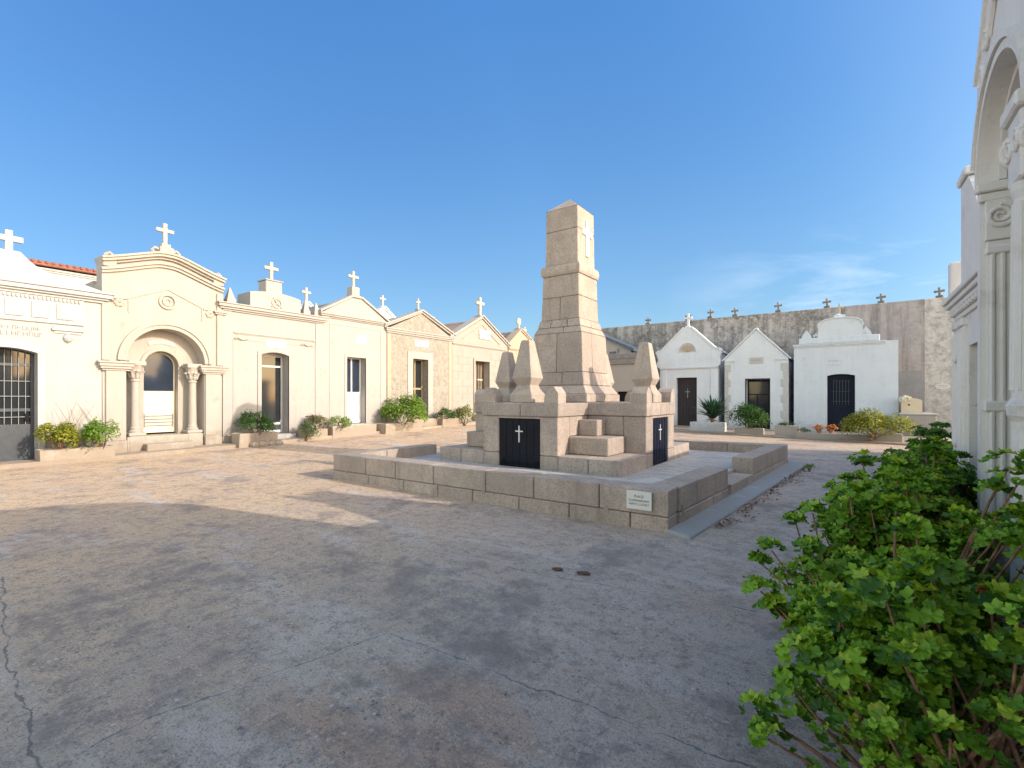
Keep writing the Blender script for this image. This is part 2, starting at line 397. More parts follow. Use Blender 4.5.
def floor_mat():
    m, nt, b = new_mat('enclosure_cement')
    v = coords(nt, world=True)
    n1 = noise(nt, v, 1.6, 9, 0.75); n2 = noise(nt, v, 6.5, 9, 0.8); n3 = noise(nt, v, 30, 4, 0.7)
    base = ramp(nt, n1, [(0.35, (0.34, 0.33, 0.32)), (0.5, (0.45, 0.435, 0.42)), (0.65, (0.54, 0.525, 0.50))])
    base = mixc(nt, ramp(nt, n2, [(0.50, (0, 0, 0)), (0.60, (0.6, 0.6, 0.6))]), base, (0.22, 0.21, 0.205))
    base = mixc(nt, ramp(nt, n3, [(0.55, (0, 0, 0)), (0.62, (0.6, 0.6, 0.6))]), base, (0.66, 0.65, 0.63))
    nt.links.new(base, b.inputs['Base Color']); b.inputs['Roughness'].default_value = 0.95
    bump(nt, b, math_(nt, 'ADD', n2, n3), 0.5, 0.012)
    return m
M['gravel'] = floor_mat()

CRACKS = [(-6.2, 0.9, -4.17, 0.60), (-4.17, 0.60, -2.4, 0.50),
          (-2.87, 0.70, -2.78, 1.37), (-2.78, 1.37, -2.57, 2.2),
          (-2.57, 2.2, -1.28, 2.26), (-1.28, 2.26, -0.2, 2.30),
          (-3.9, 3.55, -2.0, 3.75), (-2.0, 3.75, -0.4, 4.05), (-4.3, 5.0, -3.2, 5.05)]
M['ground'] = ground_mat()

# ------------------------------------------------------------------ mesh builder
class MB:
    def __init__(s):
        s.v, s.f, s.mi, s.cur = [], [], [], 0
    def add(s, vs, fs):
        o = len(s.v)
        s.v += [tuple(p) for p in vs]
        for f in fs:
            s.f.append(tuple(i + o for i in f)); s.mi.append(s.cur)
        return s
    def hexa(s, p, bev=0.0):
        """p: 4 bottom points then 4 top points, both counter-clockwise seen from above"""
        fs = [(3, 2, 1, 0), (4, 5, 6, 7), (0, 1, 5, 4), (1, 2, 6, 5), (2, 3, 7, 6), (3, 0, 4, 7)]
        if bev <= 0:
            return s.add(p, fs)
        bm = bmesh.new()
        vs = [bm.verts.new(q) for q in p]
        for f in fs:
            bm.faces.new([vs[i] for i in f])
        bmesh.ops.bevel(bm, geom=list(bm.edges), offset=bev, segments=1, affect='EDGES', profile=0.5)
        bm.verts.index_update()
        s.add([v.co.copy() for v in bm.verts], [[v.index for v in f.verts] for f in bm.faces])
        bm.free()
        return s
    def box(s, x0, x1, y0, y1, z0, z1, bev=0.0):
        return s.hexa([(x0, y0, z0), (x1, y0, z0), (x1, y1, z0), (x0, y1, z0),
                       (x0, y0, z1), (x1, y0, z1), (x1, y1, z1), (x0, y1, z1)], bev)
    def frustum(s, cx, cy, z0, z1, a0, a1, bev=0.0, b0=None, b1=None):
        b0 = a0 if b0 is None else b0; b1 = a1 if b1 is None else b1
        q = lambda a, b, z: [(cx - a, cy - b, z), (cx + a, cy - b, z), (cx + a, cy + b, z), (cx - a, cy + b, z)]
        return s.hexa(q(a0, b0, z0) + q(a1, b1, z1), bev)
    def prism(s, poly, y0, y1):
        """poly [(x,z)] counter-clockwise seen from -y, extruded y0 (front) to y1"""
        n = len(poly)
        vs = [(x, y0, z) for x, z in poly] + [(x, y1, z) for x, z in poly]
        fs = [tuple(range(n)), tuple(range(2 * n - 1, n - 1, -1))]
        fs += [(i, n + i, n + (i + 1) % n, (i + 1) % n) for i in range(n)]
        return s.add(vs, fs)
    def slab(s, poly, z0, z1):
        n = len(poly)
        vs = [(x, y, z0) for x, y in poly] + [(x, y, z1) for x, y in poly]
        fs = [tuple(range(n - 1, -1, -1)), tuple(range(n, 2 * n))]
        fs += [(i, (i + 1) % n, n + (i + 1) % n, n + i) for i in range(n)]
        return s.add(vs, fs)
    def band(s, pts, t, y0, y1):
        """strip of thickness t above/outside the polyline pts [(x,z)] (left-hand side going along it)"""
        n = len(pts); off = []
        for i in range(n):
            d = Vector((0, 0))
            if i > 0: d += (Vector(pts[i]) - Vector(pts[i - 1])).normalized()
            if i < n - 1: d += (Vector(pts[i + 1]) - Vector(pts[i])).normalized()
            d.normalize()
            nn = Vector((-d.y, d.x))
            if 0 < i < n - 1:
                e = (Vector(pts[i]) - Vector(pts[i - 1])).normalized()
                k = max(0.4, nn.dot(Vector((-e.y, e.x))))
            else:
                k = 1
            off.append((pts[i][0] + nn.x * t / k, pts[i][1] + nn.y * t / k))
        for i in range(n - 1):
            a, b_, c, d_ = pts[i], pts[i + 1], off[i + 1], off[i]
            vs = [(p[0], y0, p[1]) for p in (a, b_, c, d_)] + [(p[0], y1, p[1]) for p in (a, b_, c, d_)]
            fs = [(0, 1, 2, 3), (7, 6, 5, 4), (0, 4, 5, 1), (2, 6, 7, 3)]
            if i == 0: fs.append((3, 7, 4, 0))
            if i == n - 2: fs.append((1, 5, 6, 2))
            s.add(vs, fs)
        return s
    def lathe(s, prof, cx, cy, seg=16):
        n = len(prof); vs = []
        for r, z in prof:
            for k in range(seg):
                a = 2 * math.pi * k / seg
                vs.append((cx + r * math.cos(a), cy + r * math.sin(a), z))
        fs = []
        for i in range(n - 1):
            for k in range(seg):
                k2 = (k + 1) % seg
                fs.append((i * seg + k, i * seg + k2, (i + 1) * seg + k2, (i + 1) * seg + k))
        fs.append(tuple(range(seg - 1, -1, -1))); fs.append(tuple(range((n - 1) * seg, n * seg)))
        return s.add(vs, fs)
    def tube(s, pts, rad, seg=6):
        pts = [Vector(p) for p in pts]; n = len(pts)
        if not isinstance(rad, (list, tuple)): rad = [rad] * n
        vs = []; up = Vector((0.31, 0.2, 0.93)).normalized()
        for i, p in enumerate(pts):
            t = (pts[min(i + 1, n - 1)] - pts[max(i - 1, 0)]).normalized()
            a = t.cross(up)
            if a.length < 1e-3: a = t.cross(Vector((1, 0, 0)))
            a.normalize(); b_ = t.cross(a)
            for k in range(seg):
                w = 2 * math.pi * k / seg
                vs.append(p + (a * math.cos(w) + b_ * math.sin(w)) * rad[i])
        fs = []
        for i in range(n - 1):
            for k in range(seg):
                k2 = (k + 1) % seg
                fs.append((i * seg + k, (i + 1) * seg + k, (i + 1) * seg + k2, i * seg + k2))
        fs.append(tuple(range(seg))); fs.append(tuple(range(n * seg - 1, (n - 1) * seg - 1, -1)))
        return s.add(vs, fs)
    def cross(s, cx, cy, z0, h, span, t, d, bev=0.008, arm=0.66):
        """latin cross: shaft and two arms butted to it"""
        s.box(cx - t / 2, cx + t / 2, cy - d / 2, cy + d / 2, z0, z0 + h, bev)
        za = z0 + h * arm
        e = d / 2 - 0.003
        s.box(cx - span / 2, cx - t / 2 + 0.002, cy - e, cy + e, za - t / 2, za + t / 2, bev)
        s.box(cx + t / 2 - 0.002, cx + span / 2, cy - e, cy + e, za - t / 2, za + t / 2, bev)
        return s
    def build(s, name, mats, parent=None, smooth=False, loc=None):
        me = bpy.data.meshes.new(name)
        me.from_pydata(s.v, [], s.f)
        if not isinstance(mats, (list, tuple)): mats = [mats]
        for m in mats: me.materials.append(m)
        if len(mats) > 1:
            me.polygons.foreach_set('material_index', s.mi)
        bm = bmesh.new(); bm.from_mesh(me)
        bmesh.ops.recalc_face_normals(bm, faces=bm.faces)
        bm.to_mesh(me); bm.free()
        if smooth:
            me.polygons.foreach_set('use_smooth', [True] * len(me.polygons))
        me.update()
        o = bpy.data.objects.new(name, me)
        COL.objects.link(o)
        if parent: o.parent = parent
        if loc: o.location = loc
        return o

def thing(name, label, cat, loc=(0, 0, 0), rz=0.0, group=None, kind=None):
    o = bpy.data.objects.new(name, None); COL.objects.link(o)
    o.empty_display_size = 0.3
    o.location = loc; o.rotation_euler = (0, 0, rz)
    return tag(o, label, cat, group, kind)

def tag(o, label, cat, group=None, kind=None):
    o['label'] = label; o['category'] = cat
    if group: o['group'] = group
    if kind: o['kind'] = kind
    return o

def structure(o, label=None):
    o['kind'] = 'structure'
    if label: o['label'] = label
    return o

def text_mesh(name, s, size, mat, parent, x, y, z, depth=0.003):
    """lettering lying in the x-z plane, facing -y, centred on x"""
    cu = bpy.data.curves.new(name, 'FONT'); cu.body = s; cu.size = size; cu.align_x = 'CENTER'; cu.extrude = depth
    t = bpy.data.objects.new(name, cu); COL.objects.link(t)
    dg = bpy.context.evaluated_depsgraph_get()
    me = bpy.data.meshes.new_from_object(t.evaluated_get(dg))
    bpy.data.objects.remove(t); bpy.data.curves.remove(cu)
    me.transform(Matrix.Rotation(math.pi / 2, 4, 'X'))
    me.materials.clear(); me.materials.append(mat)
    o = bpy.data.objects.new(name, me); COL.objects.link(o); o.parent = parent; o.location = (x, y, z)
    return o

def worn_line(mb, x0, x1, y, z, h, seed):
    """a line of lettering worn past reading: short upright and flat strokes"""
    r = random.Random(seed); x = x0
    while x < x1:
        w = h * r.uniform(0.45, 0.7)
        mb.box(x, x + h * 0.13, y - 0.003, y, z, z + h)
        k = r.choice((0.0, 0.45, 0.85))
        mb.box(x + h * 0.14, x + w, y - 0.003, y, z + h * k, z + h * (k + 0.13))
        if r.random() < 0.5: mb.box(x + w + h * 0.01, x + w + h * 0.13, y - 0.003, y, z, z + h * 0.95)
        x += w + h * 0.32

def arc(cx, cz, r, a0, a1, n=18):
    return [(cx + r * math.cos(R_(a0 + (a1 - a0) * i / n)), cz + r * math.sin(R_(a0 + (a1 - a0) * i / n))) for i in range(n + 1)]

def seg_arch(x0, x1, z, rise, n=10):
    """points along a segmental arch from (x1,z) to (x0,z)"""
    if rise <= 0: return [(x1, z), (x0, z)]
    out = []
    for i in range(n + 1):
        t = i / n
        out.append((x1 + (x0 - x1) * t, z + rise * 4 * t * (1 - t)))
    return out

# ------------------------------------------------------------------ ground level
def gz(x, y):
    k = max(0.0, min(1.0, (-1.8 - x) / 13.6)) ** 2
    return k * (0.09 + 0.02 * max(0.0, min(16.0, y - 4)))

def build_ground():
    xs = [-220, -90, -45, -30] + [-24 + 0.6 * i for i in range(51)] + [9, 15, 30, 70, 220]
    ys = [-220, -80, -30, -12] + [-6 + 0.6 * i for i in range(61)] + [36, 50, 90, 220]
    mb = MB()
    vs = [(x, y, gz(x, y)) for y in ys for x in xs]
    n = len(xs)
    fs = [(j * n + i, j * n + i + 1, (j + 1) * n + i + 1, (j + 1) * n + i) for j in range(len(ys) - 1) for i in range(n - 1)]
    mb.add(vs, fs)
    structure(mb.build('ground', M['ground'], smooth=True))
build_ground()

# ------------------------------------------------------------------ chapel kit (local: x along the facade, y into the building, z up)
def wall_slab(root, w, top, door, mat, T=0.38, name='facade_wall'):
    """facade with a door notch; top: outline points from (w, ..) to (0, ..) right to left"""
    x0, x1, zt, rise = door
    ar = seg_arch(x0, x1, zt, rise)
    poly = [(0, -0.15), (x0, -0.15)] + list(reversed(ar)) + [(x1, -0.15), (w, -0.15)] + top
    return MB().prism(poly, 0, T).build(name, mat, root)

def body_box(root, w, h, depth, mat, T=0.38, roof=None):
    MB().box(0.02, w - 0.02, T + 0.002, depth, -0.15, h).build('side_walls', mat, root)
    if roof:
        ax, az, rm = roof
        mb = MB()
        t = 0.07
        for (xa, xb, za, zb) in ((-0.06, ax, h - 0.02, az), (ax, w + 0.06, az, h - 0.02)):
            mb.hexa([(xa, 0.12, za), (xb, 0.12, zb), (xb, depth + 0.05, zb), (xa, depth + 0.05, za),
                     (xa, 0.12, za + t), (xb, 0.12, zb + t), (xb, depth + 0.05, zb + t), (xa, depth + 0.05, za + t)])
        mb.build('roof', rm, root)
        MB().prism([(0.02, h - 0.02), (w - 0.02, h - 0.02), (ax, az - 0.01)], 0.39, depth - 0.01).build('gable_wall', mat, root)

def mould(mb, x0, x1, z, steps, end=True, bev=0.006):
    """stack of horizontal mouldings: steps [(height, projection)] upwards from z"""
    for h, p in steps:
        e = p if end else 0
        mb.box(x0 - e, x1 + e, -p, 0.05, z, z + h - 0.001, bev)
        z += h
    return mb

def rake(mb, pts, layers, y1=0.05):
    """raking cornice along pts right to left or left to right (given so that 'outside' is up)"""
    off = 0
    for t, p in layers:
        q = MB_off(pts, off)
        mb.band(q, t - 0.001, -p, y1)
        off += t
    return mb

def MB_off(pts, d):
    if d == 0: return pts
    n = len(pts); out = []
    for i in range(n):
        v = Vector((0, 0))
        if i > 0: v += (Vector(pts[i]) - Vector(pts[i - 1])).normalized()
        if i < n - 1: v += (Vector(pts[i + 1]) - Vector(pts[i])).normalized()
        v.normalize(); nn = Vector((-v.y, v.x)); k = 1
        if 0 < i < n - 1:
            e = (Vector(pts[i]) - Vector(pts[i - 1])).normalized(); k = max(0.4, nn.dot(Vector((-e.y, e.x))))
        out.append((pts[i][0] + nn.x * d / k, pts[i][1] + nn.y * d / k))
    return out

def door_surround(root, door, width, proj, mat, bottom=0.0, name='door_surround'):
    x0, x1, zt, rise = door
    pts = [(x1, bottom)] + seg_arch(x0, x1, zt, rise) + [(x0, bottom)]
    pts = list(reversed(pts))       # up the left jamb, over, down the right
    mb = MB().band(pts, width, -proj, 0.04)
    return mb.build(name, mat, root)

def panel_lines(root, x0, x1, z0, z1, t, mat, name='panel_moulding', p=0.014):
    mb = MB()
    mb.box(x0, x0 + t, -p, 0.01, z0, z1); mb.box(x1 - t, x1, -p, 0.01, z0, z1)
    mb.box(x0 + t, x1 - t, -p, 0.01, z1 - t, z1)
    return mb.build(name, mat, root)

def glazed_door(root, door, zb, frame_mat, glass, y=0.3, style='two', solid=0.45, panel_mat=None):
    """framed door leaf with glass above and a solid lower panel"""
    x0, x1, zt, rise = door
    zt2 = zt + rise + 0.02
    d = MB()
    f = 0.055
    x0 += 0.004; x1 -= 0.004
    zs = zb + (zt - zb) * solid
    d.box(x0, x0 + f, y, y + 0.06, zb, zt2, 0.004); d.box(x1 - f, x1, y, y + 0.06, zb, zt2, 0.004)
    d.box(x0 + f, x1 - f, y, y + 0.06, zb, zb + 0.09, 0.004)
    d.box(x0 + f, x1 - f, y, y + 0.06, zs - 0.04, zs + 0.04, 0.004)
    d.box(x0 + f, x1 - f, y, y + 0.06, zt2 - f - (rise if rise else 0), zt2, 0.004)
    if style == 'two':
        xm = (x0 + x1) / 2
        d.box(xm - 0.025, xm + 0.025, y + 0.004, y + 0.056, zb + 0.09, zs - 0.04); d.box(xm - 0.025, xm + 0.025, y + 0.004, y + 0.056, zs + 0.04, zt2 - f - rise)
    if style == 'transom':
        zz = zt - 0.35
        d.box(x0 + f, x1 - f, y + 0.003, y + 0.057, zz - 0.03, zz + 0.03)
    dr = d.build('door', frame_mat, root)
    MB().box(x0 + f, x1 - f, y + 0.03, y + 0.045, zs + 0.04, zt2 - 0.02).build('glass', glass, dr)
    pm = panel_mat or frame_mat
    p = MB(); p.box(x0 + f, x1 - f, y + 0.022, y + 0.05, zb + 0.09, zs - 0.04)
    if panel_mat is None:
        p.box(x0 + f + 0.05, x1 - f - 0.05, y + 0.012, y + 0.021, zb + 0.16, zs - 0.11, 0.006)
    p.build('lower_panel', pm, dr)
    h = MB(); h.box(x1 - f + 0.012, x1 - 0.015, y - 0.035, y - 0.001, zs + 0.06, zs + 0.09); h.box(x1 - f - 0.06, x1 - 0.015, y - 0.05, y - 0.036, zs + 0.062, zs + 0.088)
    h.build('handle', M['silver'], dr)
    return dr

def step(root, x0, x1, y0, y1, z0, z1, mat, name='step'):
    return MB().box(x0, x1, y0, y1, z0, z1, 0.015).build(name, mat, root)

def plaque(root, x0, x1, z0, z1, lines=None, mat=None, worn=(), y=-0.002, seed=1, label=None):
    """thin marble plaque with lettering; lines = [(text, size, z)]; worn = [(x0,x1,z,h)]"""
    p = MB().box(x0, x1, y - 0.022, y, z0, z1, 0.003).build('plaque', mat or M['plaque'], root)
    for t, s, z in (lines or []):
        text_mesh('lettering', t, s, M['letter'], p, (x0 + x1) / 2, y - 0.0225, z)
    if worn:
        mb = MB()
        for i, (a, b_, z, h) in enumerate(worn): worn_line(mb, a, b_, y - 0.0222, z, h, seed + i)
        mb.build('worn_lettering', M['letter'], p)
    return p

def roof_cross(root, x, y, z0, h, span, t, mat, base=None, name='cross'):
    c = MB().cross(x, y, z0, h, span, t, t * 0.9).build(name, mat, root)
    if base:
        bw, bh, bm = base
        b = MB(); b.box(x - bw / 2, x + bw / 2, y - bw / 2, y + bw / 2, z0 - bh, z0 - 0.001, 0.012)
        b.box(x - bw / 2 - 0.03, x + bw / 2 + 0.03, y - bw / 2 - 0.03, y + bw / 2 + 0.03, z0 - bh - 0.05, z0 - bh, 0.01)
        b.build('cross_base', bm, root)
    return c

def acroterion(root, x, y, z0, w, h, mat):
    mb = MB(); mb.box(x - w / 2, x + w / 2, y - w / 2, y + w / 2, z0, z0 + h * 0.3, 0.01)
    mb.frustum(x, y, z0 + h * 0.3, z0 + h, w * 0.42, 0.015)
    return mb.build('acroterion', mat, root)

ROWX, ROT_L = -15.4, math.pi / 2
def left_chapel(label, y0, z0, name='funerary_chapel'):
    return thing(name, label, 'chapel', (ROWX, y0, z0), ROT_L)

# ---- chapel 1: white, corniced, at the left edge
def chapel_white_left():
    r = left_chapel('large white chapel with a square-panelled frieze, grey iron door and white cross', 0.5, 0.04)
    w = 3.42; W = M['white']; cx = 1.80
    door = (1.15, 2.25, 2.6, 0.1)
    wall_slab(r, w, [(w, 4.0), (0, 4.0)], door, M['cream_white'])
    body_box(r, w, 3.98, 3.3, M['cream_white'])
    door_surround(r, door, 0.13, 0.035, W, bottom=0.12)
    fr = MB(); fr.box(0.3, w - 0.35, -0.045, 0.02, 3.32, 3.93, 0.008)
    for i in range(6):
        x = 0.42 + i * 0.43
        fr.box(x, x + 0.30, -0.075, -0.044, 3.42, 3.80, 0.012)
    for i in range(38):
        x = 0.32 + i * 0.0715
        fr.box(x, x + 0.035, -0.085, -0.044, 3.85, 3.92)
    fr.build('frieze', W, r)
    b = MB(); mould(b, w - 0.86, w - 0.42, 3.10, [(0.06, 0.03), (0.07, 0.07), (0.05, 0.04)])
    b.lathe([(0.01, 2.88), (0.07, 2.93), (0.10, 3.0), (0.07, 3.07), (0.01, 3.1)], w - 0.64, -0.02, 10)
    b.build('bracket', W, r)
    c = MB(); mould(c, 0, w, 3.94, [(0.06, 0.06), (0.05, 0.12), (0.10, 0.18), (0.05, 0.22)]); c.build('cornice', W, r)
    pts = []
    for t in np.linspace(0, 1, 12):
        x = w + 0.12 - (w + 0.12 - cx - 0.16) * t
        pts.append((x, 4.2 + 0.42 * t + 0.24 * max(0, (t - 0.72) / 0.28) ** 2))
    pl = [(2 * cx - x, z) for x, z in reversed(pts)]
    MB().prism(pts + pl, -0.08, 0.6).build('pediment', W, r)
    roof_cross(r, cx, 0.1, 4.80, 0.54, 0.46, 0.125, W)
    ln = MB(); worn_line(ln, cx - 0.45, cx + 0.5, -0.002, 3.11, 0.09, 3); worn_line(ln, cx - 0.5, cx + 0.5, -0.002, 2.97, 0.10, 4)
    ln.build('worn_lettering', M['letter'], r)
    # iron and glass door
    d = MB(); y = 0.3
    for x in (1.155, 2.19): d.box(x, x + 0.055, y, y + 0.06, 0.1, 2.72)
    d.box(1.21, 2.19, y, y + 0.06, 0.1, 0.95); d.box(1.21, 2.19, y + 0.005, y + 0.05, 1.25, 1.32); d.box(1.21, 2.19, y + 0.005, y + 0.05, 2.3, 2.36)
    dr = d.build('door', M['grey_metal'], r)
    g = MB()
    for i in range(8): g.tube([(1.30 + i * 0.115, y + 0.01, 0.95), (1.30 + i * 0.115, y + 0.01, 2.7)], 0.007, 6)
    for z in (1.12, 1.6, 1.95): g.tube([(1.21, y + 0.012, z), (2.19, y + 0.012, z)], 0.010, 6)
    g.build('grille', M['iron_grey'], dr)
    MB().box(1.21, 2.19, y + 0.052, y + 0.056, 0.95, 2.72).build('glass', M['glass'], dr)
    MB().box(2.10, 2.16, y - 0.04, y - 0.001, 1.02, 1.2, 0.006).build('handle', M['dark_metal'], dr)
    step(r, 1.0, 2.45, -0.3, 0.3, -0.15, 0.1, W)
chapel_white_left()

# ---- chapel 2: cream, big arched porch
def chapel_arched():
    r = left_chapel('tall cream chapel with a deep round arched porch, columns and a round medallion', 3.94, 0.08)
    w, cx = 2.8, 1.4; C = M['cream']
    zs, ro = 2.5, 0.92           # springing, arch opening radius
    x0, x1 = cx - ro, cx + ro
    def gable(off=0.0):
        pts = []
        for t in np.linspace(0, 1, 25):
            x = w + 0.02 - (w + 0.04) * t
            u = abs(x - cx) / (w / 2)
            u = min(1.0, u); z = 5.0 + 0.44 * (1 - (u ** 1.25 if u > 0.12 else 0.07)) - 0.05 * math.sin(math.pi * u) * u
            pts.append((x, z + off))
        return pts
    top = gable()
    poly = [(0, -0.15), (x0, -0.15)] + list(reversed(arc(cx, zs, ro, 0, 180, 24))) + [(x1, -0.15), (w, -0.15)] + top
    MB().prism(poly, 0, 0.42).build('facade_wall', C, r)
    body_box(r, w, 4.6, 3.4, C, T=0.86)
    # inner wall of the porch with the arched doorway
    di = 0.41
    dz = 2.42
    poly = [(0.03, -0.15), (cx - di, -0.15)] + list(reversed(arc(cx, dz, di, 0, 180, 16))) + [(cx + di, -0.15), (w - 0.03, -0.15), (w - 0.03, 4.5), (0.03, 4.5)]
    MB().prism(poly, 0.423, 0.858).build('porch_wall', C, r)
    a = MB(); a.band(list(reversed(arc(cx, zs, ro + 0.003, 0, 180, 24))), 0.10, -0.05, 0.05); a.band(list(reversed(arc(cx, zs, ro + 0.106, 0, 180, 24))), 0.09, -0.085, 0.05)
    a.build('archivolt', C, r)
    a = MB(); a.band(list(reversed(arc(cx, dz, di + 0.003, 0, 180, 16))), 0.09, 0.38, 0.43); a.build('door_archivolt', C, r)
    # piers with impost mouldings
    for s in (0, 1):
        px0, px1 = (0.05, 0.46) if s == 0 else (w - 0.46, w - 0.05)
        p = MB(); p.box(px0, px1, -0.06, 0.02, 0.42, 2.22, 0.01); p.box(px0 - 0.02, px1 + 0.02, -0.10, 0.02, -0.1, 0.42, 0.015)
        mould(p, px0, px1, 2.22, [(0.05, 0.08), (0.06, 0.12), (0.08, 0.15), (0.05, 0.18)])
        p.build('pier', C, r)
        # corner strip above the pier up to the gable
        q = MB(); xq0, xq1 = (0.0, 0.12) if s == 0 else (w - 0.12, w)
        q.box(xq0 - 0.03, xq1 + 0.03, -0.05, 0.02, 2.48, 4.62, 0.01); mould(q, xq0, xq1, 4.0, [(0.05, 0.09), (0.05, 0.12)])
        q.build('corner_strip', C, r)
        rs = MB()
        xr = 0.33 if s == 0 else w - 0.33
        for k in range(6):
            an = k * math.pi / 3
            rs.lathe([(0.005, 0), (0.05, 0.02), (0.05, 0.05), (0.005, 0.07)], 0, 0, 8)
            for i in range(len(rs.v) - 32, len(rs.v)):
                vx, vy, vz = rs.v[i]; rs.v[i] = (xr + vx + 0.07 * math.cos(an), -vz + 0.02, 3.98 + vy + 0.06 * math.sin(an))
        rs.box(xr - 0.17, xr + 0.17, -0.03, 0.02, 4.08, 4.13, 0.005)
        rs.build('rosette', C, r)
        # column with pedestal and leafy capital
        xc = cx - 0.68 if s == 0 else cx + 0.68
        c = MB(); yc = 0.16
        c.box(xc - 0.17, xc + 0.17, yc - 0.17, yc + 0.17, 0.0, 0.52, 0.012); c.box(xc - 0.19, xc + 0.19, yc - 0.19, yc + 0.19, 0.52, 0.60, 0.012)
        c.lathe([(0.14, 0.60), (0.15, 0.64), (0.11, 0.68), (0.12, 0.72), (0.10, 0.75), (0.088, 1.95), (0.11, 1.97), (0.11, 2.0), (0.09, 2.02)], xc, yc, 18)
        col_ = c.build('column', C, r)
        k = MB(); k.lathe([(0.09, 2.02), (0.12, 2.10), (0.115, 2.16), (0.16, 2.24), (0.155, 2.28), (0.19, 2.38)], xc, yc, 12)
        for i in range(8):
            an = i * math.pi / 4
            k.tube([(xc + 0.11 * math.cos(an), yc + 0.11 * math.sin(an), 2.06), (xc + 0.15 * math.cos(an), yc + 0.15 * math.sin(an), 2.2), (xc + 0.20 * math.cos(an), yc + 0.20 * math.sin(an), 2.24)], [0.03, 0.035, 0.03], 6)
        k.box(xc - 0.19, xc + 0.19, yc - 0.19, yc + 0.17, 2.38, 2.5, 0.012)
        k.build('capital', C, col_)
    # gable mouldings
    g = MB(); rk = list(reversed(gable(-0.32)))
    g.band(rk, 0.07, -0.06, 0.05); g.band(MB_off(rk, 0.071), 0.06, -0.11, 0.05); g.build('gable_string_course', C, r)
    g = MB(); rk = list(reversed(gable(-0.1)))
    g.band(rk, 0.06, -0.08, 0.42); g.band(MB_off(rk, 0.061), 0.07, -0.16, 0.44); g.band(MB_off(rk, 0.132), 0.05, -0.20, 0.46)
    g.build('gable_cornice', C, r)
    g = MB(); q = [(0.55, 3.75), (0.55, 4.12), (cx, 4.5), (w - 0.55, 4.12), (w - 0.55, 3.75)]
    g.band(q, 0.035, -0.022, 0.01); g.build('panel_moulding', C, r)
    md = MB(); md.band(list(reversed(arc(cx, 4.17, 0.16, 0, 360, 28))), 0.05, -0.05, 0.01); md.band(list(reversed(arc(cx, 4.17, 0.06, 0, 360, 16))), 0.06, -0.03, 0.01)
    md.build('medallion', C, r)
    for x in (0.12, w - 0.12):
        b = MB(); b.box(x - 0.14, x + 0.14, -0.1, 0.25, 4.85, 5.08, 0.015)
        b.frustum(x, 0.06, 5.081, 5.22, 0.11, 0.06, 0.01); b.tube([(x - 0.09, -0.02, 5.14), (x, -0.06, 5.21), (x + 0.09, -0.02, 5.14)], 0.04, 8)
        b.build('corner_block', C, r)
    b = MB(); b.box(cx - 0.17, cx + 0.17, 0.0, 0.34, 5.35, 5.68, 0.015); b.box(cx - 0.11, cx + 0.11, 0.06, 0.28, 5.68, 5.78, 0.01)
    for s in (-1, 1):
        b.tube([(cx + s * 0.17, 0.1, 5.6), (cx + s * 0.26, 0.1, 5.63), (cx + s * 0.33, 0.1, 5.55), (cx + s * 0.28, 0.1, 5.48)], 0.045, 8)
    b.build('cross_base', C, r)
    roof_cross(r, cx, 0.17, 5.781, 0.58, 0.42, 0.095, M['cross_stone'])
    # inscription ribbon over the door
    rb = MB(); rb.band(list(reversed(arc(cx, 2.42, 0.62, 62, 118, 10))), 0.11, 0.405, 0.43); rb.build('inscription_ribbon', M['white'], r)
    # door: cream leaf, dark arched light, rail of slats
    d = MB(); y = 0.62
    d.prism([(cx - di + 0.01, 0.55), (cx + di - 0.01, 0.55)] + arc(cx, dz, di - 0.01, 0, 180, 16), y, y + 0.06)
    dr = d.build('door', M['cream_paint'], r)
    MB().prism([(cx - di + 0.05, 1.72), (cx + di - 0.05, 1.72)] + arc(cx, dz, di - 0.05, 0, 180, 16), y - 0.012, y - 0.001).build('arched_light', M['glass_blue'], dr)
    gr = MB()
    for z in (0.75, 0.84, 0.93, 1.02): gr.tube([(cx - 0.34, y - 0.03, z), (cx + 0.34, y - 0.03, z)], 0.012, 6)
    for x in (cx - 0.34, cx + 0.34): gr.tube([(x, y - 0.03, 0.7), (x, y - 0.03, 1.08)], 0.012, 6)
    gr.build('rail', M['iron_grey'], dr)
    MB().box(cx - 0.03, cx + 0.09, y - 0.03, y - 0.001, 1.55, 1.59, 0.004).build('handle', M['silver'], dr)
    step(r, x0 + 0.02, x1 - 0.02, 0.0, 0.62, -0.15, 0.5, C)
    step(r, x0 + 0.36, x1 - 0.36, -0.3, -0.001, -0.15, 0.3, C)
    step(r, x0 + 0.1, x1 - 0.1, -0.6, -0.301, -0.15, 0.12, C)
chapel_arched()

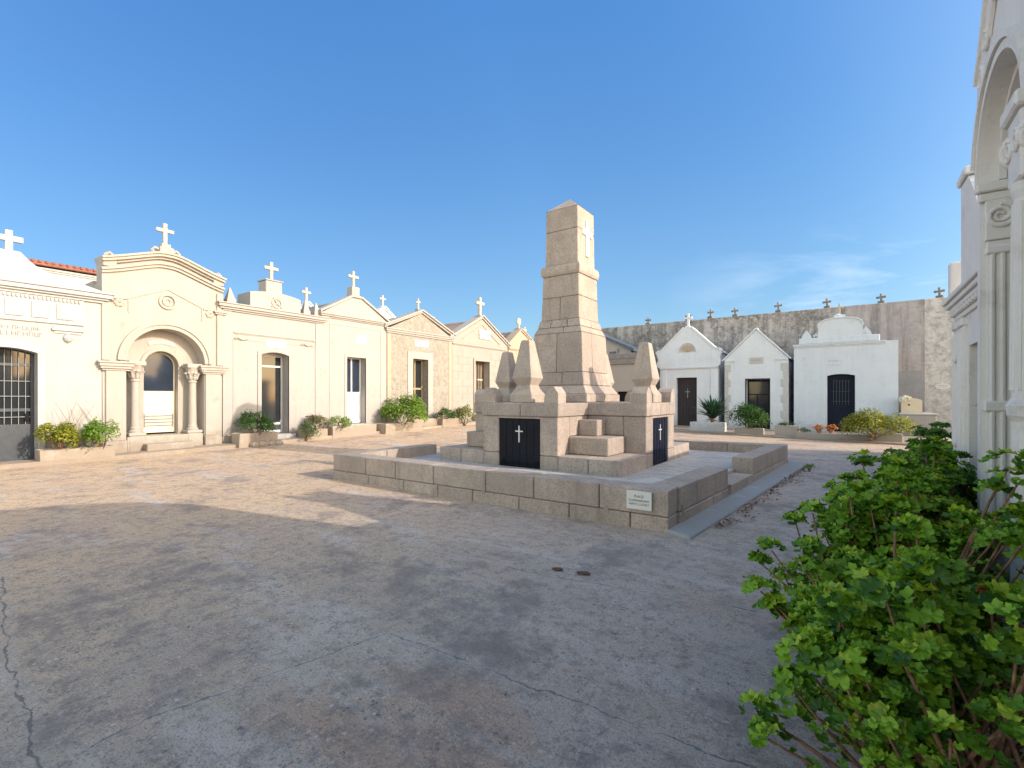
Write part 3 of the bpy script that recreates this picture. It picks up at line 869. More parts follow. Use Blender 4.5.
# ---- chapel 3: cream, stepped attic with cross
def chapel_stepped():
    r = left_chapel('cream chapel with a stepped attic block carrying a cross, beside the arched porch chapel', 6.76, 0.14)
    w, cx = 3.32, 1.64; C = M['cream_pale']
    door = (1.16, 2.08, 2.86, 0.09)
    wall_slab(r, w, [(w, 4.15), (0, 4.15)], door, C, T=0.5)
    body_box(r, w, 4.13, 3.4, C, T=0.5)
    door_surround(r, door, 0.12, 0.03, C, bottom=0.3)
    c = MB(); mould(c, 0, w, 4.1, [(0.05, 0.05), (0.06, 0.10), (0.09, 0.15), (0.04, 0.18)]); c.build('cornice', C, r)
    s = MB(); mould(s, 0.35, w - 0.25, 3.42, [(0.03, 0.015), (0.04, 0.035)]); s.build('string_course', C, r)
    panel_lines(r, 0.3, w - 0.25, 0.4, 3.28, 0.03, C)
    for x in (0.0, w - 0.26): MB().box(x, x + 0.26, -0.03, 0.01, 0.3, 4.09, 0.008).build('corner_pilaster', C, r)
    a = MB()
    tp = [(cx + 0.84, 4.345), (cx + 0.84, 4.80)] + seg_arch(cx - 0.84, cx + 0.84, 4.80, 0.10)[1:-1] + [(cx - 0.84, 4.80), (cx - 0.84, 4.345)]
    a.prism(tp[::-1][::-1], -0.04, 0.8)
    a.build('attic_block', C, r)
    b = MB(); b.box(cx - 0.27, cx + 0.27, 0.1, 0.6, 4.87, 5.30, 0.02); b.box(cx - 0.30, cx + 0.30, 0.07, 0.63, 5.30, 5.34, 0.01); b.build('cross_base', C, r)
    roof_cross(r, cx, 0.3, 5.34, 0.62, 0.46, 0.10, M['cross_stone'])
    o = MB(); o.band(list(reversed(arc(cx, 4.56, 0.13, 0, 360, 20))), 0.035, -0.07, -0.03)
    for k in (-1, 1): o.tube([(cx - 0.17 * k, -0.06, 4.42), (cx, -0.06, 4.55), (cx + 0.1 * k, -0.06, 4.72)], 0.02, 6)
    o.build('monogram', C, r)
    for x in (0.28, w - 0.55, w - 0.14): acroterion(r, x, 0.16, 4.345, 0.26, 0.5, C)
    plaque(r, cx - 0.33, cx + 0.33, 3.1, 3.34, [('FAMILLE', 0.085, 3.235)], worn=[(cx - 0.25, cx + 0.25, 3.14, 0.06)], seed=9)
    for x in (0.34, w - 0.8):
        q = MB(); q.tube([(x, -0.02, 3.28), (x + 0.08, -0.045, 3.32), (x + 0.2, -0.03, 3.27), (x + 0.4, -0.02, 3.3)], 0.03, 6); q.build('garland', C, r)
    glazed_door(r, door, 0.3, M['silver'], M['glass'], y=0.38, style='transom', solid=0.12, panel_mat=M['grey_metal'])
    step(r, 1.05, 2.2, -0.25, 0.4, -0.15, 0.28, M['white'])
chapel_stepped()

# ---- chapel 4: cream with plain gable and white door
def chapel_white_door():
    r = left_chapel('narrow cream chapel with plain gable, cross and a white half-glazed door', 10.09, 0.22)
    w, cx = 2.9, 1.45; C = M['cream_pale']
    door = (1.02, 1.88, 2.92, 0.0)
    wall_slab(r, w, [(w, 4.42), (0, 4.42)], door, C, T=0.42)
    body_box(r, w, 4.40, 3.5, C, T=0.42, roof=(cx, 5.12, M['roof_grey']))
    c = MB(); mould(c, 0, w, 4.28, [(0.05, 0.04), (0.06, 0.09), (0.06, 0.13)]); c.build('cornice', C, r)
    MB().prism([(0, 4.452), (w, 4.452), (cx + 0.25, 5.2), (cx - 0.25, 5.2)], -0.02, 0.35).build('pediment', C, r)
    g = MB(); rk = [(-0.08, 4.46), (cx - 0.22, 5.19), (cx + 0.22, 5.19), (w + 0.08, 4.46)]
    g.band(rk, 0.07, -0.09, 0.36); g.build('raking_cornice', C, r)
    roof_cross(r, cx, 0.2, 5.62, 0.62, 0.46, 0.10, M['cross_stone'], base=(0.34, 0.33, C))
    panel_lines(r, 0.28, w - 0.28, 0.5, 4.1, 0.035, C)
    door_surround(r, door, 0.10, 0.02, C, bottom=0.4)
    plaque(r, cx - 0.05, cx + 0.45, 3.45, 3.78, None, worn=[(cx + 0.02, cx + 0.38, 3.6, 0.05)], seed=20)
    glazed_door(r, door, 0.42, M['white_paint'], M['glass_blue'], y=0.3, style='two', solid=0.46)
    step(r, 0.9, 2.0, -0.35, 0.36, -0.15, 0.4, M['white'])
chapel_white_door()

# ---- chapel 5: rubble stone, white pediment
def chapel_rubble():
    r = left_chapel('rubble stone chapel with pale door surround and a white-edged triangular pediment', 13.02, 0.32)
    w, cx = 3.86, 1.9
    door = (1.40, 2.30, 2.98, 0.0)
    wall_slab(r, w, [(w, 4.02), (0, 4.02)], door, M['rubble'], T=0.45)
    body_box(r, w, 4.0, 3.6, M['beige'], T=0.45, roof=(cx, 4.9, M['roof_grey']))
    c = MB(); mould(c, 0, w, 3.95, [(0.07, 0.05), (0.08, 0.10), (0.05, 0.14)]); c.build('cornice', M['cream_pale'], r)
    MB().prism([(0.1, 4.152), (w - 0.1, 4.152), (cx, 4.98)], -0.01, 0.4).build('pediment', M['rubble'], r)
    g = MB(); rk = [(-0.15, 4.15), (cx, 5.0), (w + 0.15, 4.15)]
    g.band(rk, 0.08, -0.07, 0.42); g.band(MB_off(rk, 0.081), 0.06, -0.14, 0.44); g.build('raking_cornice', M['cream_pale'], r)
    q = MB(); q.band(list(reversed([(0, 0.3), (0, 0.3)])) if False else [(door[0], 0.35), (door[0], door[2]), (door[1], door[2]), (door[1], 0.35)], 0.3, -0.03, 0.02)
    q.build('door_surround', M['cream_pale'], r)
    for x in (0, w - 0.2): MB().box(x, x + 0.2, -0.02, 0.01, 0.2, 3.94, 0.01).build('corner_pilaster', M['beige'], r)
    roof_cross(r, cx, 0.2, 5.2, 0.46, 0.24, 0.08, M['cross_stone'], base=(0.2, 0.1, M['cross_old']))
    plaque(r, cx - 0.40, cx + 0.45, 3.52, 3.82, None, worn=[(cx - 0.3, cx + 0.3, 3.63, 0.07)], seed=31)
    dr = glazed_door(r, door, 0.4, M['brass'], M['glass'], y=0.34, style='two', solid=0.5, panel_mat=M['glass'])
    step(r, 1.1, 2.6, -0.4, 0.4, -0.15, 0.38, M['paving'])
chapel_rubble()

# ---- chapel 6: ashlar-lined render, brown barred door
def chapel_ashlar():
    r = left_chapel('beige chapel with scored block joints, broad gable, tall stone cross and brown barred door', 16.9, 0.42)
    w, cx = 4.5, 2.27; C = M['stone_beige']
    door = (1.70, 2.85, 3.05, 0.0)
    wall_slab(r, w, [(w, 4.0), (cx, 5.2), (0, 4.0)], door, C, T=0.42)
    body_box(r, w, 3.98, 3.8, C, T=0.42, roof=(cx, 5.12, M['old_tile']))
    # block courses standing just proud of the wall so that the joints show
    for (xa, xb) in ((0.05, door[0] - 0.16), (door[1] + 0.16, w - 0.05)):
        bl = MB()
        for i in range(9):
            z0 = 0.3 + i * 0.36; off = 0.35 if i % 2 else 0.0
            x = xa; L = 0.72 - off if off else 0.72
            while x < xb - 0.05:
                x2 = min(x + L, xb)
                if xb - x2 < 0.15: x2 = xb
                bl.box(x + 0.006, x2 - 0.006, -0.012, 0.004, z0 + 0.006, z0 + 0.354, 0.005)
                x = x2; L = 0.72
        bl.build('block_facing', C, r)
    c = MB(); mould(c, 0.02, w - 0.02, 3.72, [(0.04, 0.03), (0.05, 0.06)], end=False); c.build('string_course', C, r)
    g = MB(); rk = [(-0.15, 3.95), (cx, 5.25), (w + 0.15, 3.95)]
    g.band(rk, 0.09, -0.05, 0.44); g.band(MB_off(rk, 0.091), 0.06, -0.12, 0.46)
    g.build('raking_cornice', M['cream_pale'], r)
    g = MB(); g.band([(0.75, 4.02), (cx, 4.9), (w - 0.75, 4.02)], 0.05, -0.03, 0.01); g.build('pediment_moulding', C, r)
    plaque(r, cx - 0.25, cx + 0.62, 4.2, 4.66, None, mat=M['white_paint'], y=-0.034, worn=[(cx - 0.12, cx + 0.5, 4.44, 0.07), (cx - 0.1, cx + 0.45, 4.31, 0.06)], seed=41)
    roof_cross(r, cx, 0.15, 5.42, 0.92, 0.62, 0.15, M['cross_stone'], base=(0.24, 0.02, C))
    q = MB(); q.band([(door[0], 0.3), (door[0], door[2]), (door[1], door[2]), (door[1], 0.3)], 0.12, -0.05, 0.02); q.build('door_surround', C, r)
    d = MB(); y = 0.34
    d.box(door[0] + 0.01, door[1] - 0.01, y, y + 0.06, 0.4, 1.5)
    for x in (door[0] + 0.01, door[1] - 0.11): d.box(x, x + 0.10, y, y + 0.06, 1.5, 3.04)
    d.box(door[0] + 0.11, door[1] - 0.11, y, y + 0.06, 2.92, 3.04); d.box(2.22, 2.33, y + 0.002, y + 0.058, 1.5, 2.92)
    dr = d.build('door', M['brown_wood'], r)
    MB().box(door[0] + 0.11, door[1] - 0.11, y + 0.045, y + 0.055, 1.5, 2.92).build('glass', M['glass'], dr)
    b = MB()
    for i in range(8):
        x = door[0] + 0.17 + i * 0.115
        b.tube([(x, y + 0.02, 1.5), (x, y + 0.02, 2.92)], 0.011, 6)
    b.box(door[0] + 0.11, door[1] - 0.11, y + 0.01, y + 0.03, 2.1, 2.16)
    b.build('bars', M['cream_paint'], dr)
    step(r, 1.5, 3.05, -0.4, 0.4, -0.15, 0.38, M['paving'])
chapel_ashlar()

def plain_gable(label, loc, rz, w, eave, apex, depth, mat, roofm, door, crossh=0.5, cmat=None, doorm=None, name='funerary_chapel', ax=None, celtic=False, rakem=None):
    r = thing(name, label, 'chapel', loc, rz)
    cx = ax or w / 2
    wall_slab(r, w, [(w, eave), (cx, apex), (0, eave)], door, mat)
    body_box(r, w, eave - 0.02, depth, mat, roof=(cx, apex - 0.06, roofm))
    g = MB(); rk = [(-0.1, eave - 0.06), (cx, apex + 0.02), (w + 0.1, eave - 0.06)]
    g.band(rk, 0.08, -0.06, 0.4); g.band(MB_off(rk, 0.081), 0.05, -0.11, 0.42); g.build('raking_cornice', rakem or mat, r)
    c = MB(); mould(c, 0.02, w - 0.02, eave - 0.25, [(0.04, 0.03), (0.05, 0.07)], end=False); c.build('string_course', rakem or mat, r)
    glazed_door(r, door, 0.1, doorm or M['grey_metal'], M['glass'], y=0.28)
    if crossh:
        roof_cross(r, cx, 0.15, apex + 0.2, crossh, crossh * 0.7, crossh * 0.17, cmat or M['cross_stone'], base=(0.22, 0.1, rakem or mat))
        if celtic:
            k = MB(); za = apex + 0.2 + crossh * 0.66
            for a in range(4):
                an = R_(45 + 90 * a)
                k.lathe([(0.01, -0.05), (0.09, -0.04), (0.09, 0.04), (0.01, 0.05)], 0, 0, 8)
                for i in range(len(k.v) - 32, len(k.v)):
                    x, y, z = k.v[i]; k.v[i] = (cx + x + 0.13 * math.cos(an), 0.15 + z, za + y + 0.13 * math.sin(an))
            k.build('cross_ring', cmat or M['cross_stone'], r)
    step(r, door[0] - 0.1, door[1] + 0.1, -0.3, 0.3, -0.15, 0.1, M['paving'])
    return r

# ---- last of the left row, half hidden by the monument
plain_gable('worn beige chapel with reddish roof and stubby clover-leaf cross, half hidden behind the monument', (ROWX, 21.5, 0.42), ROT_L,
            3.1, 4.1, 5.0, 3.6, M['beige'], M['old_tile'], (1.0, 2.1, 2.6, 0.0), crossh=0.55, celtic=True, ax=1.2)

# ---- tops seen over the left row
def back_chapel(label, y, x, top, w=2.4, cross=0.6, mat=None, roofm=None, cmat=None):
    return plain_gable(label, (x, y - w / 2, 0.2), ROT_L, w, top - 0.95, top, 2.6, mat or M['cool_white'], roofm or M['roof_grey'],
                       (w / 2 - 0.45, w / 2 + 0.45, 2.4, 0.0), crossh=cross, cmat=cmat)

def tiled_building():
    r = thing('tiled_chapel', 'low white building with a red tile roof edge, showing behind the large white chapel', 'chapel', (-18.9, 2.25, 0.22), ROT_L)
    w = 2.75
    MB().box(0, w, 0, 2.6, -0.1, 5.12).build('walls', M['white'], r)
    mb = MB(); mould(mb, 0, w, 5.0, [(0.05, 0.03), (0.06, 0.06)]); mb.build('eaves', M['white'], r)
    t = MB(); t.hexa([(-0.1, -0.16, 5.14), (w + 0.1, -0.16, 5.14), (w + 0.1, 2.7, 5.5), (-0.1, 2.7, 5.5),
                      (-0.1, -0.16, 5.27), (w + 0.1, -0.16, 5.27), (w + 0.1, 2.7, 5.64), (-0.1, 2.7, 5.64)], 0.02)
    for i in range(17):
        x = -0.05 + i * 0.15
        t.tube([(x, -0.20, 5.25), (x, 2.7, 5.63)], 0.036, 8)
    t.build('roof', M['tile'], r)
    return r
tiled_building()
back_chapel('small grey-white chapel top with cross, seen over the cornice between the stepped and white-door chapels', 11.9, -19.2, 5.4, 2.2, 0.6, M['old_white'], M['roof_grey'])
back_chapel('white gable with cross peeping over the rubble stone chapel', 16.4, -19.6, 5.95, 2.6, 0.55, M['cool_white'])
back_chapel('grey gable with a small stone cross behind the gap between rubble and block-jointed chapels', 20.1, -19.6, 5.3, 2.2, 0.6, M['grey_render'], cmat=M['cross_stone'])
back_chapel('dark roofed chapel with thin pale cross far behind the monument pillars', 28.4, -18.8, 5.6, 2.8, 0.65, M['grey_render'], M['slate'])

# ---- sheds and grey tomb behind the obelisk
def shed():
    r = thing('shed', 'low cream shed with a sloping blue slate roof behind the obelisk', 'shed', (-13.2, 26.2, 0.0), 0)
    w = 3.0
    MB().prism([(0, -0.1), (w, -0.1), (w, 4.35), (0, 5.75)], 0, 1.9).build('walls', M['cream_pale'], r)
    b = MB(); b.hexa([(-0.1, -0.25, 5.80), (w + 0.25, -0.25, 4.24), (w + 0.25, 2.0, 4.24), (-0.1, 2.0, 5.80),
                      (-0.1, -0.25, 5.95), (w + 0.25, -0.25, 4.39), (w + 0.25, 2.0, 4.39), (-0.1, 2.0, 5.95)]); b.build('roof', M['slate'], r)
    MB().box(w - 1.3, w - 0.9, -0.03, 0.02, 3.6, 4.3, 0.01).build('window', M['glass'], r)
    p = MB(); p.box(w - 0.82, w - 0.72, -0.04, 0.02, -0.1, 4.45); p.build('post', M['roof_grey'], r)
shed()
def grey_tomb():
    r = thing('grey_mausoleum', 'grey rendered flat-topped mausoleum standing behind the right side of the obelisk', 'mausoleum', (-11.6, 24.4, 0.05), 0)
    w = 2.75
    door = (1.35, 1.8, 2.2, 0.0)
    wall_slab(r, w, [(w, 3.35), (0, 3.35)], (1.3, 1.95, 1.9, 0.0), M['grey_render'], T=0.3, name='front_wall')
    MB().box(0.02, w - 0.02, 0.302, 1.7, -0.1, 3.33).build('side_walls', M['grey_render'], r)
    b = MB(); b.box(-0.12, w + 0.1, -0.12, 1.8, 3.352, 3.62, 0.02); b.box(-0.02, w, -0.02, 1.7, 3.62, 3.95, 0.03); b.build('roof_slab', M['roof_grey'], r)
    d = MB(); d.box(1.31, 1.94, 0.2, 0.26, 0.0, 1.89); d.build('door', M['dark_metal'], r)
grey_tomb()

# ------------------------------------------------------------------ far row of white chapels
YF = 26.0
def far_chapel_one():
    r = thing('white_chapel', 'white chapel with scrolled gable ends, half-round niche, white cross and plum wooden door', 'chapel', (-8.47, YF, 0.0), 0)
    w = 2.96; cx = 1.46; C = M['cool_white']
    door = (0.86, 1.92, 2.68, 0.0)
    wall_slab(r, w, [(w - 0.22, 3.2), (0.22, 3.2)] if False else [(w, 3.2), (0, 3.2)], door, C)
    body_box(r, w, 3.98, 2.45, C, roof=(cx, 5.05, C))
    half = []
    # right half outline of the gable: scroll end, flat, slope to apex
    half = [(w + 0.0, 3.22), (w + 0.10, 3.30), (w + 0.13, 3.48), (w + 0.05, 3.64), (w + 0.10, 3.80), (w + 0.14, 3.98), (w + 0.04, 4.10), (w - 0.14, 4.13), (cx + 0.16, 5.30)]
    lhalf = [(2 * cx - x, z) for x, z in reversed(half)]
    MB().prism([(p[0], p[1]) for p in [lhalf[-1]] + half] if False else [(2 * cx - half[0][0], half[0][1])] + half + lhalf[:-1], -0.07, 0.36).build('gable', C, r)
    e = MB()
    for s in (-1, 1):
        pts = [(cx + s * (x - cx), z) for x, z in half[5:]]
        if s == 1: pts = list(reversed(pts))
        e.band(pts, 0.07, -0.12, 0.4)
    e.build('gable_coping', C, r)
    m = MB(); mould(m, 0.0, w, 3.14, [(0.04, 0.09), (0.05, 0.11)], end=False); m.build('string_course', C, r)
    n = MB(); n.prism([(cx - 0.42, 4.0), (cx + 0.42, 4.0)] + arc(cx, 4.05, 0.42, 0, 180, 14), -0.078, -0.06); n.build('niche_back', M['quoin'], r)
    n = MB(); n.band(list(reversed(arc(cx, 4.05, 0.43, -5, 185, 16))), 0.05, -0.12, -0.06); n.build('niche_moulding', C, r)
    sh = MB()
    for i in range(6): sh.prism(arc(cx, 4.02, 0.36, 15 + i * 25, 35 + i * 25, 3) + [(cx, 4.0)], -0.10, -0.079)
    sh.build('niche_shell', M['beige'], r)
    roof_cross(r, cx, 0.1, 5.40, 0.66, 0.40, 0.11, C, base=(0.26, 0.08, C))
    d = MB(); y = 0.26
    for i in range(7):
        x = door[0] + 0.01 + i * 0.149
        d.box(x, x + 0.143, y, y + 0.05, 0.1, 2.67, 0.006)
    dr = d.build('door', M['plum_wood'], r)
    MB().cross((door[0] + door[1]) / 2, y - 0.012, 1.6, 0.5, 0.24, 0.035, 0.02, 0).build('door_cross', M['iron_grey'], dr)
    for x in (w - 0.35, 0.12): MB().box(x, x + 0.23, -0.04, 0.01, 0.0, 3.13, 0.01).build('corner_pilaster', C, r)
    step(r, 0.7, 2.1, -0.35, 0.3, -0.1, 0.1, M['planter_grey'])
far_chapel_one()

def far_chapel_two():
    r = thing('white_chapel', 'white chapel with grey corner quoins, plain triangular gable and a dark glass door', 'chapel', (-5.2, YF, 0.0), 0)
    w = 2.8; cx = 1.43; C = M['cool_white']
    door = (1.0, 1.99, 2.5, 0.0)
    wall_slab(r, w, [(w, 3.5), (cx, 4.93), (0, 3.5)], door, C)
    body_box(r, w, 3.45, 2.45, C, roof=(cx, 4.83, M['roof_grey']))
    g = MB(); rk = [(-0.08, 3.45), (cx, 4.95), (w + 0.08, 3.45)]; g.band(rk, 0.06, -0.05, 0.4); g.build('raking_cornice', C, r)
    for xa in (0.0, w - 0.5):
        m = MB(); mould(m, xa, xa + 0.5, 3.38, [(0.05, 0.03), (0.05, 0.06)], end=False); m.build('eaves_moulding', C, r)
    for side in (0, 1):
        q = MB()
        for i in range(8):
            L = 0.30 if i % 2 else 0.19; z = 0.25 + i * 0.38
            xa = 0.0 if side == 0 else w - L
            q.box(xa, xa + L, -0.025, 0.01, z, z + 0.36, 0.01)
        q.build('corner_quoins', M['quoin'], r)
    plaque(r, cx - 0.28, cx + 0.32, 3.28, 3.58, None, mat=M['quoin'], worn=[(cx - 0.2, cx + 0.2, 3.42, 0.05)], seed=51)
    f = MB(); f.band([(door[0], 0.1), (door[0], door[2]), (door[1], door[2]), (door[1], 0.1)], 0.05, -0.01, 0.05); f.build('door_surround', M['dark_metal'], r)
    d = MB(); y = 0.3; x0, x1 = door[0] + 0.01, door[1] - 0.01
    d.box(x0, x0 + 0.06, y, y + 0.05, 0.1, 2.49); d.box(x1 - 0.06, x1, y, y + 0.05, 0.1, 2.49); d.box(x0 + 0.06, x1 - 0.06, y, y + 0.05, 2.4, 2.49); d.box(x0 + 0.06, x1 - 0.06, y, y + 0.05, 0.1, 0.25)
    d.box(x0 + 0.42, x0 + 0.46, y + 0.002, y + 0.048, 0.25, 1.75); d.box(x0 + 0.06, x1 - 0.06, y + 0.004, y + 0.046, 1.75, 1.80)
    dr = d.build('door', M['dark_metal'], r)
    MB().box(x0 + 0.06, x1 - 0.06, y + 0.02, y + 0.03, 0.25, 2.4).build('glass', M['glass'], dr)
    roof_cross(r, cx, 0.1, 5.02, 0.36, 0.24, 0.07, M['cross_old'], base=(0.16, 0.04, C))
    step(r, 0.85, 2.15, -0.35, 0.3, -0.1, 0.1, M['planter_grey'])
far_chapel_two()

def far_chapel_three():
    r = thing('white_chapel', 'wide bluish white chapel with a rounded crest on top and a dark navy barred door', 'chapel', (-2.17, YF, 0.0), 0)
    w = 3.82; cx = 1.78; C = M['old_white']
    door = (1.30, 2.33, 2.6, 0.08)
    wall_slab(r, w, [(w, 4.06), (0, 4.06)], door, C)
    body_box(r, w, 4.04, 2.45, C)
    m = MB(); mould(m, 0.05, w - 0.5, 3.92, [(0.05, 0.03), (0.06, 0.07), (0.05, 0.10)]); m.build('cornice', C, r)
    MB().box(0.2, w - 0.62, -0.03, 0.45, 4.09, 4.36, 0.02).build('parapet', C, r)
    tp = [(cx + 0.84, 4.362), (cx + 0.82, 4.85)]
    for t in np.linspace(0, 1, 14):
        a = math.pi * t
        tp.append((cx + 0.80 * math.cos(a), 4.88 + 0.30 * math.sin(a) ** 0.8))
    tp += [(cx - 0.82, 4.85), (cx - 0.84, 4.362)]
    MB().prism(tp, 0.0, 0.4).build('crest', C, r)
    g = MB(); g.band(list(reversed(tp[1:-1])), 0.05, -0.05, 0.42); g.tube([(cx - 1.0, 0.05, 4.42), (cx - 0.9, 0.05, 4.52), (cx - 0.86, 0.05, 4.42)], 0.05, 8); g.tube([(cx + 1.0, 0.05, 4.42), (cx + 0.9, 0.05, 4.52), (cx + 0.86, 0.05, 4.42)], 0.05, 8)
    g.build('crest_moulding', C, r)
    f = MB(); f.frustum(cx - 0.02, 0.2, 5.22, 5.36, 0.2, 0.10, 0.01); f.tube([(cx - 0.22, 0.1, 5.26), (cx - 0.1, 0.1, 5.36), (cx + 0.05, 0.1, 5.28), (cx + 0.2, 0.1, 5.3)], 0.05, 8); f.build('crest_ornament', C, r)
    roof_cross(r, cx - 0.02, 0.2, 5.36, 0.5, 0.3, 0.07, M['cross_stone'])
    for x in (0.5, w - 1.1):
        a = MB(); a.prism([(x - 0.2, 4.362), (x + 0.2, 4.362), (x + 0.17, 4.5), (x, 4.74), (x - 0.17, 4.5)], 0.02, 0.3); a.build('acroterion', C, r)
    ln = MB(); worn_line(ln, cx - 0.45, cx + 0.1, -0.002, 3.22, 0.09, 61); worn_line(ln, cx - 0.42, cx + 0.08, -0.002, 3.05, 0.08, 62); ln.build('worn_lettering', M['quoin'], r)
    d = MB(); y = 0.24; x0, x1 = door[0] + 0.01, door[1] - 0.01
    d.box(x0, x0 + 0.15, y, y + 0.06, 0.05, 2.66); d.box(x1 - 0.15, x1, y, y + 0.06, 0.05, 2.66); d.box(x0 + 0.15, x1 - 0.15, y, y + 0.06, 0.05, 1.28)
    d.box(x0 + 0.15, x1 - 0.15, y, y + 0.06, 2.42, 2.66); d.box(x0 + 0.15, x1 - 0.15, y + 0.05, y + 0.06, 1.28, 2.42)
    d.box(x0 + 0.2, x1 - 0.2, y - 0.012, y - 0.001, 0.2, 1.15, 0.008)
    dr = d.build('door', M['navy'], r)
    b = MB()
    for i in range(6):
        x = x0 + 0.22 + i * 0.114
        b.tube([(x, y + 0.02, 1.28), (x, y + 0.02, 2.42)], 0.014, 6)
        b.tube([(x, y + 0.02, 2.3), (x + 0.057, y + 0.02, 2.40)], 0.012, 6)
    for z in (1.45, 1.9): b.tube([(x0 + 0.15, y + 0.02, z), (x1 - 0.15, y + 0.02, z)], 0.012, 6)
    b.build('bars', M['grey_metal'], dr)
    step(r, 1.1, 2.55, -0.4, 0.26, -0.1, 0.09, M['planter_grey'])
far_chapel_three()

# ---- tall boundary wall behind, and the crosses along it
bw = MB()
bw.box(-16, 14, 28.5, 29.0, -0.2, 6.08, 0.03)
tag(bw.build('boundary_wall', M['far_wall']), 'tall stained grey boundary wall closing the far side of the courtyard', 'wall', kind='thing')
cap = None
crosses = [(-10.1, 6.54, 'small weathered stone cross on the far wall just right of the obelisk'),
           (-7.72, 6.56, 'weathered stone cross on the far wall left of the white chapel with scrolled gable'),
           (-6.5, 6.71, 'dark stone cross on the far wall just behind the white cross of the scrolled chapel'),
           (-5.2, 6.63, 'weathered stone cross on the far wall above the gap between the two gabled white chapels'),
           (-3.1, 6.71, 'dark stone cross on a square base on the far wall above the quoined white chapel'),
           (-0.95, 6.63, 'dark stone cross on the far wall left of the crest of the wide white chapel'),
           (1.2, 6.60, 'grey stone cross with clubbed arms on the far wall right of the wide white chapel'),
           (3.28, 6.63, 'grey stone cross on the far wall beside the near right-hand facades')]
def wall_cross(label, x, top):
    r = thing('wall_cross', label, 'cross', (x, 28.75, 6.065), 0, group='stone crosses along the far wall')
    r.rotation_euler = (R_(2.2 * math.sin(x * 5)), R_(2.5 * math.cos(x * 3)), R_(14 * math.sin(x * 9)))
    h = (top - 6.08) * 0.86
    mb = MB(); mb.box(-0.13, 0.13, -0.13, 0.13, 0, h * 0.3, 0.02); mb.build('base', M['cross_old'], r)
    c = MB(); c.cross(0, 0, h * 0.3, h * 0.7, 0.29, 0.085, 0.08, 0.012, arm=0.62)
    za = h * 0.3 + h * 0.7 * 0.62
    for dx, dz in ((-0.145, 0), (0.145, 0), (0, h * 0.7 * 0.38)):
        c.box(dx - 0.05, dx + 0.05, -0.044, 0.044, za + dz - 0.05, za + dz + 0.05, 0.02)
    c.build('shaft', M['cross_old'], r)
for x, t, l in crosses: wall_cross(l, x, t)

# tomb, wreath and oval plaque in the far right corner
def corner_tomb():
    r = thing('table_tomb', 'low cream tomb with a pale slab top in the far right corner', 'tomb', (1.72, 25.2, 0.0), 0)
    MB().box(-0.05, 1.05, 0.0, 1.9, -0.1, 0.92, 0.015).build('base', M['grey_render'], r)
    MB().box(-0.10, 1.10, -0.05, 1.95, 0.921, 0.985, 0.012).build('slab', M['white'], r)
    hs = [(0.0, 0.987), (0.66, 0.987), (0.66, 1.5)] + seg_arch(0.0, 0.66, 1.5, 0.1)[1:-1] + [(0.0, 1.5)]
    h = MB().prism(hs, 0.35, 1.5).build('headstone', M['tomb_cream'], r)
    k = MB(); k.lathe([(0.005, 0), (0.035, 0.004), (0.035, 0.012), (0.005, 0.016)], 0, 0, 12)
    k.v = [(x + 0.24, 0.349 - z, 1.32 + y) for x, y, z in k.v]
    k.build('medallion', M['dark_metal'], h)
corner_tomb()
op = MB(); op.prism(arc(0, 0, 1, 0, 360, 28)[:-1], -0.03, 0.0)
op.v = [(x * 0.26, y, z * 0.13) for x, y, z in op.v]
o = op.build('oval_plaque', M['plaque'], loc=(3.35, 28.498, 2.12))
tag(o, 'oval bluish white plaque fixed to the far wall in the right corner', 'plaque')
ml = MB(); worn_line(ml, -0.17, 0.16, -0.031, 0.01, 0.05, 71); worn_line(ml, -0.14, 0.12, -0.031, -0.06, 0.04, 72)
ml.build('worn_lettering', M['letter'], o)

# ------------------------------------------------------------------ right-hand facades (facing -X)
ROT_R = -math.pi / 2
def volute(mb, cx, cz, y, r, sgn=1, turns=2.0, thick=0.022):
    pts, rad = [], []
    n = int(20 * turns)
    for i in range(n + 1):
        t = i / n; a = math.pi / 2 - sgn * 2 * math.pi * turns * t
        rr = r * (1 - 0.86 * t)
        pts.append((cx + rr * math.cos(a), y, cz + rr * math.sin(a))); rad.append(thick * (1 - 0.55 * t))
    mb.tube(pts, rad, 8)

def fluted(mb, x0, x1, z0, z1, y0, y1, n):
    """pilaster with rounded vertical ribs between the fillets"""
    mb.box(x0, x1, y0, y1, z0, z1, 0.006)
    p = (x1 - x0) / n
    for i in range(n):
        xm = x0 + (i + 0.5) * p
        mb.tube([(xm, y0, z0 + 0.06), (xm, y0, z1 - 0.06)], p * 0.30, 8)

def side_volute(mb, x, y, z, r, sgn=1, turns=2.2, thick=0.02):
    """spiral lying in the y-z plane, facing local +x"""
    t = MB(); volute(t, 0, 0, 0, r, sgn, turns, thick)
    mb.add([(x - vy, y + vx, z + vz) for vx, vy, vz in t.v], t.f)

